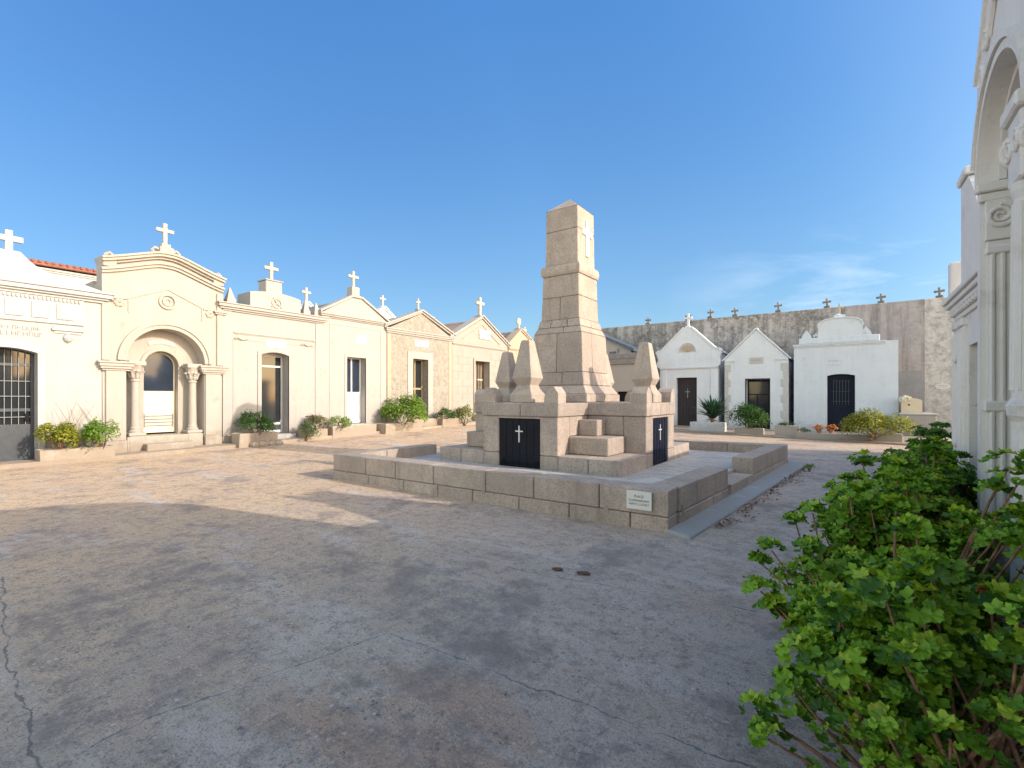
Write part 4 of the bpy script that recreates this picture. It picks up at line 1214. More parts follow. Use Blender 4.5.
def arched_facade():
    """near right, two arches on a middle column: local x runs from the far end (Y=4.97) toward the camera"""
    r = thing('ornate_chapel', 'ornate whitewashed chapel front with tall arches and spiral capitals, nearest on the right', 'chapel', (0.78, 4.97, 0.0), ROT_R)
    w, cx = 2.9, 1.45; C = M['worn_white']
    ro, zs = 0.58, 3.17
    ca, cb = 0.67, 2.23
    half = [(w + 0.0, 3.3), (w + 0.01, 3.95), (w - 0.14, 4.10), (w - 0.34, 4.38), (cx + 0.6, 4.62), (cx + 0.16, 4.74)]
    top = half + [(2 * cx - x, z) for x, z in reversed(half)]
    poly = [(0, -0.1)]
    for c_ in (ca, cb):
        poly += [(c_ - ro, -0.1)] + list(reversed(arc(c_, zs, ro, 0, 180, 28))) + [(c_ + ro, -0.1)]
    poly += [(w, -0.1)] + top
    MB().prism(poly, 0, 0.42).build('facade_wall', C, r)
    MB().box(0.01, w - 0.01, 0.62, 3.2, -0.1, 3.8).build('side_walls', C, r)
    MB().box(0.012, w - 0.012, 0.422, 0.618, -0.1, 3.9).build('porch_wall', C, r)
    e = MB(); e.band(list(reversed(top[1:-1])), 0.05, -0.02, 0.45); e.build('gable_coping', C, r)
    for k, c_ in enumerate((ca, cb)):
        a = MB(); a.band(list(reversed(arc(c_, zs, ro + 0.003, 0, 180, 32))), 0.055, -0.022, 0.03); a.band(list(reversed(arc(c_, zs, ro + 0.065, 12 if k else 0, 180 if k else 168, 32))), 0.04, -0.04, 0.03)
        a.build('archivolt', C, r)
        a = MB(); a.band(list(reversed(arc(c_, zs, ro - 0.05, 0, 180, 32))), 0.048, 0.09, 0.13); a.build('inner_arch_moulding', C, r)
        d = MB(); d.box(c_ - 0.42, c_ + 0.42, 0.37, 0.42, 0.1, 2.75)
        dr = d.build('door', M['grey_metal'], r)
        MB().box(c_ - 0.34, c_ + 0.34, 0.36, 0.369, 1.3, 2.65).build('glass', M['glass'], dr)
    # jamb pilasters with spiral capitals turned to the opening
    for xj, sg in ((ca - ro, 1), (cb + ro, -1), (ca + ro, -1), (cb - ro, 1)):
        p = MB()
        xa, xb = sorted((xj + sg * 0.002, xj + sg * 0.035))
        p.box(xa, xb, 0.03, 0.25, 0.5, 2.74, 0.004)
        for q in range(4): p.tube([(xj + sg * 0.035, 0.058 + q * 0.055, 0.62), (xj + sg * 0.035, 0.058 + q * 0.055, 2.66)], 0.018, 8)
        xa, xb = sorted((xj + sg * 0.002, xj + sg * 0.06)); p.box(xa, xb, -0.04, 0.28, -0.05, 0.5, 0.008); p.box(xa, xb, 0.01, 0.27, 1.50, 1.58, 0.012); p.box(xa, xb, 0.02, 0.26, 2.64, 2.70, 0.01)
        pl = p.build('jamb_pilaster', C, r)
        k = MB(); xa, xb = sorted((xj + sg * 0.002, xj + sg * 0.05)); k.box(xa, xb, 0.02, 0.26, 2.742, 3.03, 0.006)
        side_volute(k, xj + sg * 0.055, 0.10, 2.91, 0.088, 1 if sg > 0 else -1); side_volute(k, xj + sg * 0.055, 0.235, 2.85, 0.05, -1 if sg > 0 else 1, 1.6, 0.015)
        k.build('capital', C, pl)
        b = MB(); xa, xb = sorted((xj + sg * 0.002, xj + sg * 0.045)); b.box(xa, xb, -0.01, 0.30, 3.03, 3.09, 0.006); xa, xb = sorted((xj + sg * 0.002, xj + sg * 0.07)); b.box(xa, xb, -0.03, 0.33, 3.092, 3.16, 0.01)
        b.build('impost', C, r)
    # middle column standing forward, with a broad spiral capital
    c = MB(); xc, yc = cx, -0.012
    c.box(xc - 0.13, xc + 0.13, yc - 0.10, -0.002, -0.05, 0.55, 0.012)
    c.lathe([(0.105, 0.55), (0.11, 0.61), (0.092, 0.65), (0.09, 1.48), (0.105, 1.51), (0.11, 1.56), (0.088, 1.6), (0.08, 2.62), (0.092, 2.66), (0.092, 2.70)], xc, yc, 24)
    for q in range(14):
        an = q * 2 * math.pi / 14; c.tube([(xc + 0.086 * math.cos(an), yc + 0.086 * math.sin(an), 1.64), (xc + 0.078 * math.cos(an), yc + 0.078 * math.sin(an), 2.6)], 0.0105, 6)
    cc = c.build('column', C, r)
    k = MB(); k.box(xc - 0.12, xc + 0.12, yc - 0.08, -0.002, 2.702, 3.05, 0.012); k.box(xc - 0.15, xc + 0.15, yc - 0.105, -0.002, 3.05, 3.13, 0.012)
    for sg in (1, -1):
        side_volute(k, xc + sg * 0.13, yc - 0.0, 2.91, 0.105, sg, 2.4, 0.022)
        t = MB(); t.lathe([(0.02, 0), (0.09, 0.004), (0.10, 0.015), (0.09, 0.026), (0.02, 0.03)], 0, 0, 18)
        k.add([(xc + sg * (0.105 + vz), yc + vx, 2.91 + vy) for vx, vy, vz in t.v], t.f)
        volute(k, xc + sg * 0.07, 2.90, yc - 0.085, 0.06, sg, 2.0, 0.012)
    k.build('capital', C, cc)
    # pendant bracket under the capital and spandrel scrolls
    for s_ in (0, 1):
        o = MB(); sg = 1 if s_ == 0 else -1
        X = lambda x: x if s_ == 0 else w - x
        volute(o, X(0.22), 3.88, -0.012, 0.085, sg, 1.7, 0.02); volute(o, X(0.36), 4.08, -0.012, 0.07, -sg, 1.6, 0.018)
        o.tube([(X(0.07), -0.008, 3.5), (X(0.08), -0.012, 3.66), (X(0.16), -0.012, 3.76), (X(0.30), -0.008, 3.86)], 0.018, 6)
        o.tube([(X(0.45), -0.008, 4.05), (X(0.6), -0.012, 4.2), (X(0.8), -0.01, 4.16), (X(0.95), -0.01, 4.3)], 0.018, 6)
        o.build('spandrel_relief', C, r)
    m = MB(); volute(m, cx - 0.12, 4.0, -0.012, 0.1, 1, 1.8, 0.022); volute(m, cx + 0.12, 4.0, -0.012, 0.1, -1, 1.8, 0.022); m.tube([(cx, -0.01, 3.4), (cx - 0.03, -0.015, 3.7), (cx, -0.01, 4.3)], 0.025, 8); m.build('middle_relief', C, r)
    roof_cross(r, cx, 0.2, 4.86, 0.30, 0.24, 0.07, M['cross_stone'], base=(0.2, 0.11, C))
    step(r, 0.1, w - 0.1, -0.12, -0.001, -0.1, 0.10, C)
arched_facade()

def corniced_facade():
    r = thing('whitewashed_chapel', 'narrow whitewashed chapel with stepped cornice and fluted pilasters, beyond the ornate arch front', 'chapel', (0.92, 6.85, 0.0), ROT_R)
    w = 1.85; C = M['worn_white']
    door = (0.62, 1.18, 2.1, 0.0)
    wall_slab(r, w, [(w, 2.6), (0, 2.6)], door, C, T=0.3)
    MB().box(0.02, w - 0.02, 0.302, 0.9, -0.1, 2.55).build('side_walls', C, r)
    for x in (0.03, 0.32, w - 0.54, w - 0.26):
        p = MB(); fluted(p, x, x + 0.22, 0.4, 2.3, -0.03, 0.01, 3); p.box(x - 0.015, x + 0.235, -0.055, 0.01, 0.0, 0.4, 0.01); p.box(x - 0.01, x + 0.23, -0.05, 0.01, 2.3, 2.38, 0.01)
        p.build('pilaster', C, r)
    m = MB(); mould(m, 0, w, 2.40, [(0.05, 0.025), (0.04, 0.045), (0.05, 0.06), (0.05, 0.085), (0.05, 0.11)])
    for i in range(13): m.box(0.02 + i * 0.135, 0.08 + i * 0.135, -0.06, -0.042, 2.455, 2.49)
    m.build('cornice', C, r)
    b = MB(); b.prism([(0.28, 2.643), (1.55, 2.643), (0.95, 3.45), (0.65, 3.70), (0.28, 3.72)], -0.01, 0.22); b.build('parapet', C, r)
    e = MB(); e.band([(0.27, 3.72), (0.65, 3.70), (0.95, 3.45), (1.55, 2.65)][::-1], -0.05 if False else 0.05, -0.04, 0.25) if False else None
    MB().box(0.25, 0.66, -0.04, 0.25, 3.722, 3.80, 0.012).build('coping', C, r)
    MB().box(-0.03, 0.10, -0.07, 0.15, 2.645, 3.02, 0.012).build('corner_block', C, r)
    f = MB(); f.frustum(0.75, 0.5, 2.5, 3.9, 0.14, 0.08, 0.01); f.frustum(0.75, 0.5, 3.9, 4.15, 0.10, 0.01); f.build('pinnacle', C, r)
    glazed_door(r, door, 0.05, M['grey_metal'], M['glass'], y=0.24)
    for z in (1.15, 2.0):
        rs = MB(); rs.lathe([(0.01, 0), (0.05, 0.01), (0.05, 0.04), (0.01, 0.06)], 0, 0, 10)
        rs.v = [(0.28 + x, -0.02 - z2, z + y) for x, y, z2 in rs.v]; rs.build('rosette', C, r)
corniced_facade()

plain_gable('whitewashed gabled chapel set back behind the stepped-cornice chapel', (1.85, 8.75, 0.0), ROT_R, 1.8, 2.6, 3.2, 3.0, M['cool_white'], M['roof_grey'], (0.55, 1.4, 2.2, 0.0), crossh=0.25)
def flat_chapel(label, x, y1, w, h, mat):
    r = thing('funerary_chapel', label, 'chapel', (x, y1, 0.0), ROT_R)
    door = (w / 2 - 0.45, w / 2 + 0.45, 2.1, 0.08)
    wall_slab(r, w, [(w, h), (0, h)], door, mat)
    body_box(r, w, h - 0.03, 2.6, mat)
    m = MB(); mould(m, 0, w, h - 0.28, [(0.06, 0.05), (0.07, 0.1), (0.06, 0.14)]); m.build('cornice', mat, r)
    door_surround(r, door, 0.1, 0.03, mat, bottom=0.1)
    glazed_door(r, door, 0.05, M['grey_metal'], M['glass'], y=0.28)
flat_chapel('low flat-topped white chapel on the right side, next to the set-back gabled one', 2.05, 11.0, 2.15, 2.95, M['old_white'])
flat_chapel('low flat-topped cream chapel on the right side, second beyond the set-back gabled one', 2.35, 14.6, 3.5, 2.85, M['cream_pale'])
flat_chapel('low flat-topped white chapel at the far end of the right side', 2.7, 18.2, 3.7, 2.9, M['old_white'])
# beside and behind the camera: their parapets throw the shade over the near courtyard
flat_chapel('flat-topped cream chapel beside the camera, next to the ornate arch front', 0.80, 2.04, 1.8, 3.45, M['cream_pale'])
flat_chapel('flat-topped white chapel behind the camera on the right side', 0.80, 0.2, 3.6, 3.3, M['old_white'])

# ------------------------------------------------------------------ low granite enclosure
A = Vector((-1.76, 5.71)); B = Vector((-8.35, 5.71)); Cc = Vector((-1.22, 13.1)); Dd = Vector((-8.55, 13.1))
ZT = 0.50
FLOOR = 0.27
def granite_run(mb, p, q, inward, th, z0, z1, n, seed, courses=(0.16,), cap=0.0):
    """dressed blocks from p to q (outer face), thickness th inward"""
    d = (q - p); L = d.length; d.normalize(); r = random.Random(seed)
    zs = [z0] + [z0 + c for c in courses] + [z1]
    for ci in range(len(zs) - 1):
        k = max(1, n + (1 if ci == 0 else 0))
        cuts = [0] + [(i + (0.0 if ci else 0.4) + r.uniform(-0.1, 0.1)) / k for i in range(1, k)] + [1]
        g = 0.006
        for i in range(k):
            a = p + d * (L * cuts[i] + (g if i else 0)); b_ = p + d * (L * cuts[i + 1] - (g if i < k - 1 else 0))
            out = -0.012 if ci == 0 and len(courses) else 0.0
            o0 = inward * out
            za, zb = zs[ci] + 0.004, zs[ci + 1] - 0.004
            quad = [a + o0, b_ + o0, b_ + inward * th, a + inward * th]
            # counter-clockwise from above
            if (quad[1] - quad[0]).cross(quad[2] - quad[1]) < 0: quad = quad[::-1]
            mb.hexa([(v.x, v.y, za) for v in quad] + [(v.x, v.y, zb) for v in quad], 0.010)
    return mb

def enclosure():
    r = thing('low_granite_wall', 'low granite block wall running round the monument with openings at its sides', 'wall', (0, 0, 0), kind='thing')
    G = [M['granite'], M['mortar']]
    th = 0.36
    def run(p, q, inw, n, seed, name='wall_run'):
        mb = MB(); granite_run(mb, p, q, inw, th, -0.05, ZT, n, seed, courses=(0.23,))
        mb.cur = 1
        a = p + (q - p).normalized() * 0.03 + inw * 0.03; b_ = q - (q - p).normalized() * 0.03 + inw * 0.03
        quad = [a, b_, b_ + inw * (th - 0.06), a + inw * (th - 0.06)]
        if (quad[1] - quad[0]).cross(quad[2] - quad[1]) < 0: quad = quad[::-1]
        mb.hexa([(v.x, v.y, -0.05) for v in quad] + [(v.x, v.y, ZT - 0.03) for v in quad])
        return mb.build(name, G, r)
    N = Vector((0, 1)); S_ = Vector((0, -1))
    sideR = (Cc - A).normalized(); inR = Vector((-sideR.y, sideR.x))
    sideL = (Dd - B).normalized(); inL = Vector((sideL.y, -sideL.x))
    run(B, A, N, 7, 1, 'front_run')
    st = A + sideR * (th + 0.008)
    run(st, A + sideR * 2.45, inR, 3, 2, 'side_run'); run(A + sideR * 4.05, Cc, inR, 3, 3, 'side_run')
    st = B + sideL * (th + 0.008)
    run(st, B + sideL * 2.6, inL, 3, 4, 'side_run'); run(B + sideL * 4.3, Dd, inL, 3, 5, 'side_run')
    bl = Vector((Dd.x + th + 0.012, Dd.y)); br = Vector((Cc.x - th - 0.012, Cc.y))
    run(bl, br, S_, 7, 6, 'rear_run')
    # steps in the side openings
    for (base, sd, inw, a0, a1) in ((A, sideR, inR, 2.60, 3.95), (B, sideL, inL, 2.75, 4.2)):
        mb = MB()
        p = base + sd * a0 - inw * 0.02; q = base + sd * a1 - inw * 0.02
        granite_run(mb, p, q, inw, 0.34, -0.05, 0.22, 1, 8, courses=())
        mb.build('step', M['granite'], r)
    # drain holes, dark square recess pieces let into the joints
    mb = MB()
    for x in (-2.55, -4.55, -7.9): mb.box(x - 0.035, x + 0.035, 5.694, 5.72, 0.14, 0.2)
    pp = A + sideR * 0.42 - inR * 0.003
    mb.box(pp.x - 0.012, pp.x + 0.016, pp.y, pp.y + 0.05, 0.14, 0.26)
    mb.build('drain_holes', M['mortar'], r)
    # cement floor inside
    fl = MB(); i = 0.05
    fl.slab([(B.x + th - 0.04, B.y + th - 0.04), (A.x - th + 0.04, A.y + th - 0.04), (Cc.x - th + 0.04, Cc.y - th + 0.04), (Dd.x + th - 0.04, Dd.y - th + 0.04)], -0.1, FLOOR)
    structure(fl.build('enclosure_floor', M['gravel']))
    # blue-grey cement apron along the right-hand side
    n = -inR
    a0 = A - sideR * 0.10 + inR * 0.12; a1 = Cc + sideR * 0.25
    ap = MB(); a = a0 + n * 0.14; 
    ap.hexa([(A.x - 0.02, A.y - 0.02, -0.05), (A.x + 0.30, A.y - 0.16, -0.05), (Cc.x + 0.42, Cc.y + 0.2, -0.05), (Cc.x - 0.1, Cc.y + 0.2, -0.05),
             (A.x - 0.02, A.y - 0.02, 0.045), (A.x + 0.28, A.y - 0.14, 0.035), (Cc.x + 0.40, Cc.y + 0.18, 0.075), (Cc.x - 0.1, Cc.y + 0.18, 0.08)], 0.015)
    structure(ap.build('kerb', M['kerb']))
    # plaque on the front
    pr = thing('name_plaque', 'small white marble plaque with three dark lines on the front of the low granite wall', 'plaque', (-2.11, 5.70, 0.35), 0)
    pm = MB().box(-0.158, 0.158, -0.028, -0.004, -0.112, 0.112, 0.003).build('marble_panel', M['plaque_white'], pr)
    text_mesh('lettering', 'PLACE', 0.042, M['letter'], pm, 0, -0.0285, 0.035)
    text_mesh('lettering', 'COMMANDANT', 0.036, M['letter'], pm, 0, -0.0285, -0.014)
    wl = MB(); worn_line(wl, -0.122, 0.118, -0.0285, -0.058, 0.026, 77); wl.build('worn_lettering', M['letter'], pm)
enclosure()

# ------------------------------------------------------------------ monument
MX, MY = -5.2, 9.66
def monument():
    r = thing('obelisk_monument', 'granite obelisk on a cross-shaped stepped pedestal with black doors and four corner pillars', 'monument', (MX, MY, FLOOR - 0.02), 0)
    L, Hh = 2.07, 0.86            # arm length, arm half-width
    zt = 1.26; zc = 1.00          # pedestal top, underside of the cap course (local)
    G = [M['granite'], M['mortar']]
    g = 0.005
    def blocks(mb, x0, x1, y0, y1, z0, z1, nx, ny, bev=0.012, xc=None, yc=None):
        xs = xc or [x0 + (x1 - x0) * i / nx for i in range(nx + 1)]
        ys = yc or [y0 + (y1 - y0) * i / ny for i in range(ny + 1)]
        for i in range(len(xs) - 1):
            for j in range(len(ys) - 1):
                mb.cur = 0
                mb.box(xs[i] + (g if i else 0), xs[i + 1] - (g if i < len(xs) - 2 else 0), ys[j] + (g if j else 0), ys[j + 1] - (g if j < len(ys) - 2 else 0), z0 + 0.004, z1 - 0.004, bev)
        mb.cur = 1
        mb.box(x0 + 0.03, x1 - 0.03, y0 + 0.03, y1 - 0.03, z0, z1 - 0.02)
        mb.cur = 0
    # centre and the four arms; each arm leaves a doorway at its end
    mb = MB()
    mb.cur = 1; mb.box(-Hh, Hh, -Hh, Hh, 0, zc)
    mb.cur = 0
    dw, dh = 0.48, 0.96
    for k in range(4):
        t = MB()
        # local arm toward -y
        y0, y1 = -L, -Hh - 0.002
        for sx in (-1, 1):
            a, b_ = (-Hh, -dw) if sx < 0 else (dw, Hh)
            blocks(t, a, b_, y0, y0 + 0.45, 0, 0.28, 1, 1); blocks(t, a, b_, y0, y0 + 0.45, 0.28, zc, 1, 1)
            blocks(t, a, b_, y0 + 0.455, y1, 0, 0.62, 1, 1); blocks(t, a, b_, y0 + 0.455, y1, 0.62, zc, 1, 1)
        t.cur = 1; t.box(-dw + 0.001, dw - 0.001, y0 + 0.16, y1, 0, zc)
        t.cur = 0; t.box(-dw + 0.001, dw - 0.001, y0 + 0.004, y0 + 0.155, dh, zc - 0.003)
        rot = Matrix.Rotation(k * math.pi / 2, 4, 'Z')
        t.v = [tuple(rot @ Vector(v)) for v in t.v]
        o = len(mb.v); mb.v += t.v; mb.f += [tuple(i + o for i in f) for f in t.f]; mb.mi += t.mi
    mb.build('pedestal', G, r)
    cp = MB()
    blocks(cp, -Hh - 0.0, Hh + 0.0, -Hh, Hh, zc, zt, 2, 2)
    e = 0.025
    for k in range(4):
        t = MB(); blocks(t, -Hh - e, Hh + e, -L - e, -Hh - 0.002, zc, zt, 1, 1, xc=[-Hh - e, -0.1, 0.45, Hh + e] if k % 2 else [-Hh - e, 0.05, Hh + e])
        rot = Matrix.Rotation(k * math.pi / 2, 4, 'Z'); t.v = [tuple(rot @ Vector(v)) for v in t.v]
        o = len(cp.v); cp.v += t.v; cp.f += [tuple(i + o for i in f) for f in t.f]; cp.mi += t.mi
    cp.build('cap_course', G, r)
    # doors at the end of each arm
    for k in range(4):
        piv = bpy.data.objects
        d = MB(); y = -L + 0.03
        d.box(-dw + 0.006, dw - 0.006, y, y + 0.05, 0.01, dh - 0.004, 0.004)
        for i in range(1, 6):
            x = -dw + i * 2 * dw / 6
            d.box(x - 0.006, x + 0.006, y - 0.006, y - 0.0005, 0.02, dh - 0.02)
        d.tube([(-dw + 0.05, y - 0.02, 0.10), (dw - 0.05, y - 0.02, 0.10)], 0.008, 6)
        for s in (-1, 1): volute(d, s * 0.36, 0.10, y - 0.02, 0.06, s, 1.2, 0.008)
        rot = Matrix.Rotation(k * math.pi / 2, 4, 'Z')
        d.v = [tuple(rot @ Vector(v)) for v in d.v]
        dd = d.build('door', M['dark_metal'] if k % 2 == 0 else M['navy'], r)
        c = MB().cross(0, y - 0.012, 0.50, 0.32, 0.17, 0.024, 0.016, 0)
        c.v = [tuple(rot @ Vector(v)) for v in c.v]
        c.build('door_cross', M['silver'], dd)
    # nested corner steps in the four notches
    for k in range(4):
        sx, sy = ((1, -1), (1, 1), (-1, 1), (-1, -1))[k]
        for i, (ext, z0, z1) in enumerate(((L - Hh, 0, 0.30), (0.80, 0.30, 0.62), (0.40, 0.62, 0.93))):
            s = MB()
            xa, xb = sorted((sx * (Hh + 0.004), sx * (Hh + ext))); ya, yb = sorted((sy * (Hh + 0.004), sy * (Hh + ext)))
            if i == 0: blocks(s, xa, xb, ya, yb, z0, z1, 2, 1)
            else: s.box(xa, xb, ya, yb, z0 + 0.002, z1, 0.014)
            s.build('step', G, r)
    # horn blocks at the arm corners
    for k in range(4):
        rot = Matrix.Rotation(k * math.pi / 2, 4, 'Z')
        for s in (-1, 1):
            h = MB(); w = 0.30
            x0 = s * (Hh + 0.015); x1 = s * (Hh + 0.015 - w)
            prof = [(0, 0), (w, 0), (w * 0.96, 0.12), (w * 0.8, 0.22), (w * 0.55, 0.28), (w * 0.3, 0.30), (0.06, 0.26), (0.0, 0.18)]
            pts = [(x0 - s * a, zt + b_) for a, b_ in prof]
            if s > 0: pts = pts[::-1]
            h.prism(pts, -L - 0.015, -L + 0.28)
            h.v = [tuple(rot @ Vector(v)) for v in h.v]
            h.build('corner_horn', M['granite_pale'], r)
    # four tapering pillars, one above each arm
    for k in range(4):
        rot = Matrix.Rotation(k * math.pi / 2, 4, 'Z')
        p = MB(); cy = -1.75
        segs = [(0.0, 0.25, 0.27), (0.16, 0.25, 0.26), (0.26, 0.185, 0.18), (0.34, 0.155, 0.155), (0.48, 0.222, 0.235), (1.20, 0.10, 0.12), (1.225, 0.085, 0.07)]
        for i in range(len(segs) - 1):
            z0, a0, _ = segs[i]; z1, a1, _ = segs[i + 1]
            q = lambda a, z: [(-a, cy - a, z), (a, cy - a, z), (a, cy + a, z), (-a, cy + a, z)]
            pts = q(a0, zt + z0 + 0.001) + q(a1, zt + z1)
            fs = [(0, 1, 5, 4), (1, 2, 6, 5), (2, 3, 7, 6), (3, 0, 4, 7)]
            if i == 0: fs.append((3, 2, 1, 0))
            if i == len(segs) - 2: fs.append((4, 5, 6, 7))
            p.add(pts, fs)
        p.v = [tuple(rot @ Vector(v)) for v in p.v]
        bm_o = p.build('pillar', M['granite_pale'], r)
        # weld and soften the arrises
        bm = bmesh.new(); bm.from_mesh(bm_o.data); bmesh.ops.remove_doubles(bm, verts=bm.verts, dist=0.004)
        bmesh.ops.bevel(bm, geom=[e_ for e_ in bm.edges], offset=0.008, segments=1, affect='EDGES'); bm.to_mesh(bm_o.data); bm.free()
    # the obelisk, in courses
    ob = MB()
    def course(z0, z1, a0, a1, split, bev=0.012):
        """split: fractions of joints on the two axes"""
        xs, ys = split
        for i in range(len(xs) - 1):
            for j in range(len(ys) - 1):
                def pt(a, u, v, z): return (-a + 2 * a * u, -a + 2 * a * v, z)
                gu = 0.0025 / a0
                u0 = xs[i] + (gu if i else 0); u1 = xs[i + 1] - (gu if i < len(xs) - 2 else 0)
                v0 = ys[j] + (gu if j else 0); v1 = ys[j + 1] - (gu if j < len(ys) - 2 else 0)
                q = [pt(a0, u0, v0, z0 + 0.003), pt(a0, u1, v0, z0 + 0.003), pt(a0, u1, v1, z0 + 0.003), pt(a0, u0, v1, z0 + 0.003),
                     pt(a1, u0, v0, z1 - 0.003), pt(a1, u1, v0, z1 - 0.003), pt(a1, u1, v1, z1 - 0.003), pt(a1, u0, v1, z1 - 0.003)]
                ob.cur = 0; ob.hexa(q, bev)
        ob.cur = 1
        ob.frustum(0, 0, z0, z1, a0 - 0.03, a1 - 0.03)
        ob.cur = 0
    o1 = [0, 1]; h2 = [0, 0.5, 1]; t3 = [0, 0.38, 1]; q3 = [0, 0.62, 1]; th3 = [0, 0.3, 0.7, 1]
    z = zt
    course(z, z + 0.17, 0.84, 0.84, (h2, h2)); course(z + 0.17, z + 0.36, 0.82, 0.70, (h2, h2)); course(z + 0.36, z + 0.64, 0.70, 0.645, (q3, th3))
    course(z + 0.64, z + 1.49, 0.635, 0.60, (h2, t3)); course(z + 1.49, z + 1.63, 0.60, 0.535, (q3, t3)); course(z + 1.63, z + 1.80, 0.535, 0.50, (th3, h2))
    course(z + 1.80, z + 2.30, 0.475, 0.46, (h2, o1)); course(z + 2.30, z + 2.78, 0.46, 0.448, (o1, o1))
    course(z + 3.02, z + 3.78, 0.41, 0.402, (o1, o1)); course(z + 3.78, z + 4.27, 0.402, 0.395, (o1, o1))
    ob.build('obelisk', G, r)
    tb = MB()
    pr = [(0.43, 2.78), (0.462, 2.79), (0.482, 2.84), (0.488, 2.90), (0.482, 2.96), (0.455, 3.01), (0.41, 3.02)]
    for i in range(len(pr) - 1):
        (a0, z0), (a1, z1) = pr[i], pr[i + 1]
        q = lambda a, zz: [(-a, -a, zz), (a, -a, zz), (a, a, zz), (-a, a, zz)]
        tb.add(q(a0, z + z0) + q(a1, z + z1), [(0, 1, 5, 4), (1, 2, 6, 5), (2, 3, 7, 6), (3, 0, 4, 7)])
    tb.build('rounded_band', M['granite_pale'], r)
    py = MB(); q = [(-0.393, -0.393, z + 4.268), (0.393, -0.393, z + 4.268), (0.393, 0.393, z + 4.268), (-0.393, 0.393, z + 4.268), (0, 0, z + 4.60)]
    py.add(q, [(3, 2, 1, 0), (0, 1, 4), (1, 2, 4), (2, 3, 4), (3, 0, 4)]); py.build('pyramid_tip', M['granite_pale'], r)
    c = MB().cross(0, 0, z + 3.22, 0.80, 0.46, 0.13, 0.05, 0.006)
    rot = Matrix.Rotation(math.pi / 2, 4, 'Z')
    c.v = [tuple(Vector((0.413, 0.02, 0)) + rot @ Vector(v)) for v in c.v]
    c.build('white_cross', M['white_paint'], r)
monument()

# ------------------------------------------------------------------ paving ledges at the foot of the rows
def ledge(name, pts_front, pts_back, h, mat):
    mb = MB(); n = len(pts_front)
    vs = []
    for (x, y) in pts_front: vs += [(x, y, -0.1), (x, y, gz(x, y) + h)]
    for (x, y) in pts_back: vs += [(x, y, gz(x, y) + h)]
    fs = []
    for i in range(n - 1):
        fs.append((2 * i, 2 * i + 2, 2 * i + 3, 2 * i + 1)); fs.append((2 * i + 1, 2 * i + 3, 2 * n + i + 1, 2 * n + i))
    mb.add(vs, fs)
    o = mb.build(name, mat); structure(o); return o
ledge('pavement', [(-14.75, y) for y in (-3, 2, 4, 6, 8, 10, 12, 14, 16, 18, 20, 22, 25)], [(-15.39, y) for y in (-3, 2, 4, 6, 8, 10, 12, 14, 16, 18, 20, 22, 25)], 0.10, M['paving'])
ledge('pavement', [(-9.5, 22.6), (-6, 22.3), (-3, 21.9), (0, 21.2), (2.6, 20.6)], [(-9.5, 26.4), (-6, 26.4), (-3, 26.4), (0, 26.4), (2.6, 26.4)], 0.06, M['paving'])

# ------------------------------------------------------------------ plants
def leaf_template(kind):
    if kind == 'fan':       # scalloped, cupped geranium leaf
        rim = []
        n = 24
        for i in range(n + 1):
            a = R_(-155 + 310 * i / n)
            rr = 1.0 + 0.06 * math.cos(5 * a * 360 / 310) + (0.06 if i % 2 == 0 else -0.06)
            rim.append((rr * math.cos(a) + 0.15, rr * math.sin(a), 0.40 * rr * rr + 0.15 * math.cos(5 * a * 360 / 310) + (0.05 if i % 2 else -0.05)))
        v = [(0, 0, 0)] + rim
        f = [(0, i, i + 1) for i in range(1, n + 1)]
        return np.array(v), f
    if kind == 'oval':
        v = [(0, 0, 0), (0.45, 0.32, 0.06), (0.95, 0.30, 0.02), (1.5, 0, -0.12), (0.95, -0.30, 0.02), (0.45, -0.32, 0.06), (0.7, 0, -0.05)]
        f = [(0, 6, 1), (1, 6, 2), (2, 6, 3), (3, 6, 4), (4, 6, 5), (5, 6, 0)]
        return np.array(v), f
    if kind == 'blade':
        v = [(0, 0.13, 0), (0, -0.13, 0), (0.9, 0.11, 0.05), (0.9, -0.11, 0.05), (1.7, 0.06, 0.02), (1.7, -0.06, 0.02), (2.3, 0, -0.1)]
        f = [(0, 1, 3, 2), (2, 3, 5, 4), (4, 5, 6)]
        return np.array(v), f

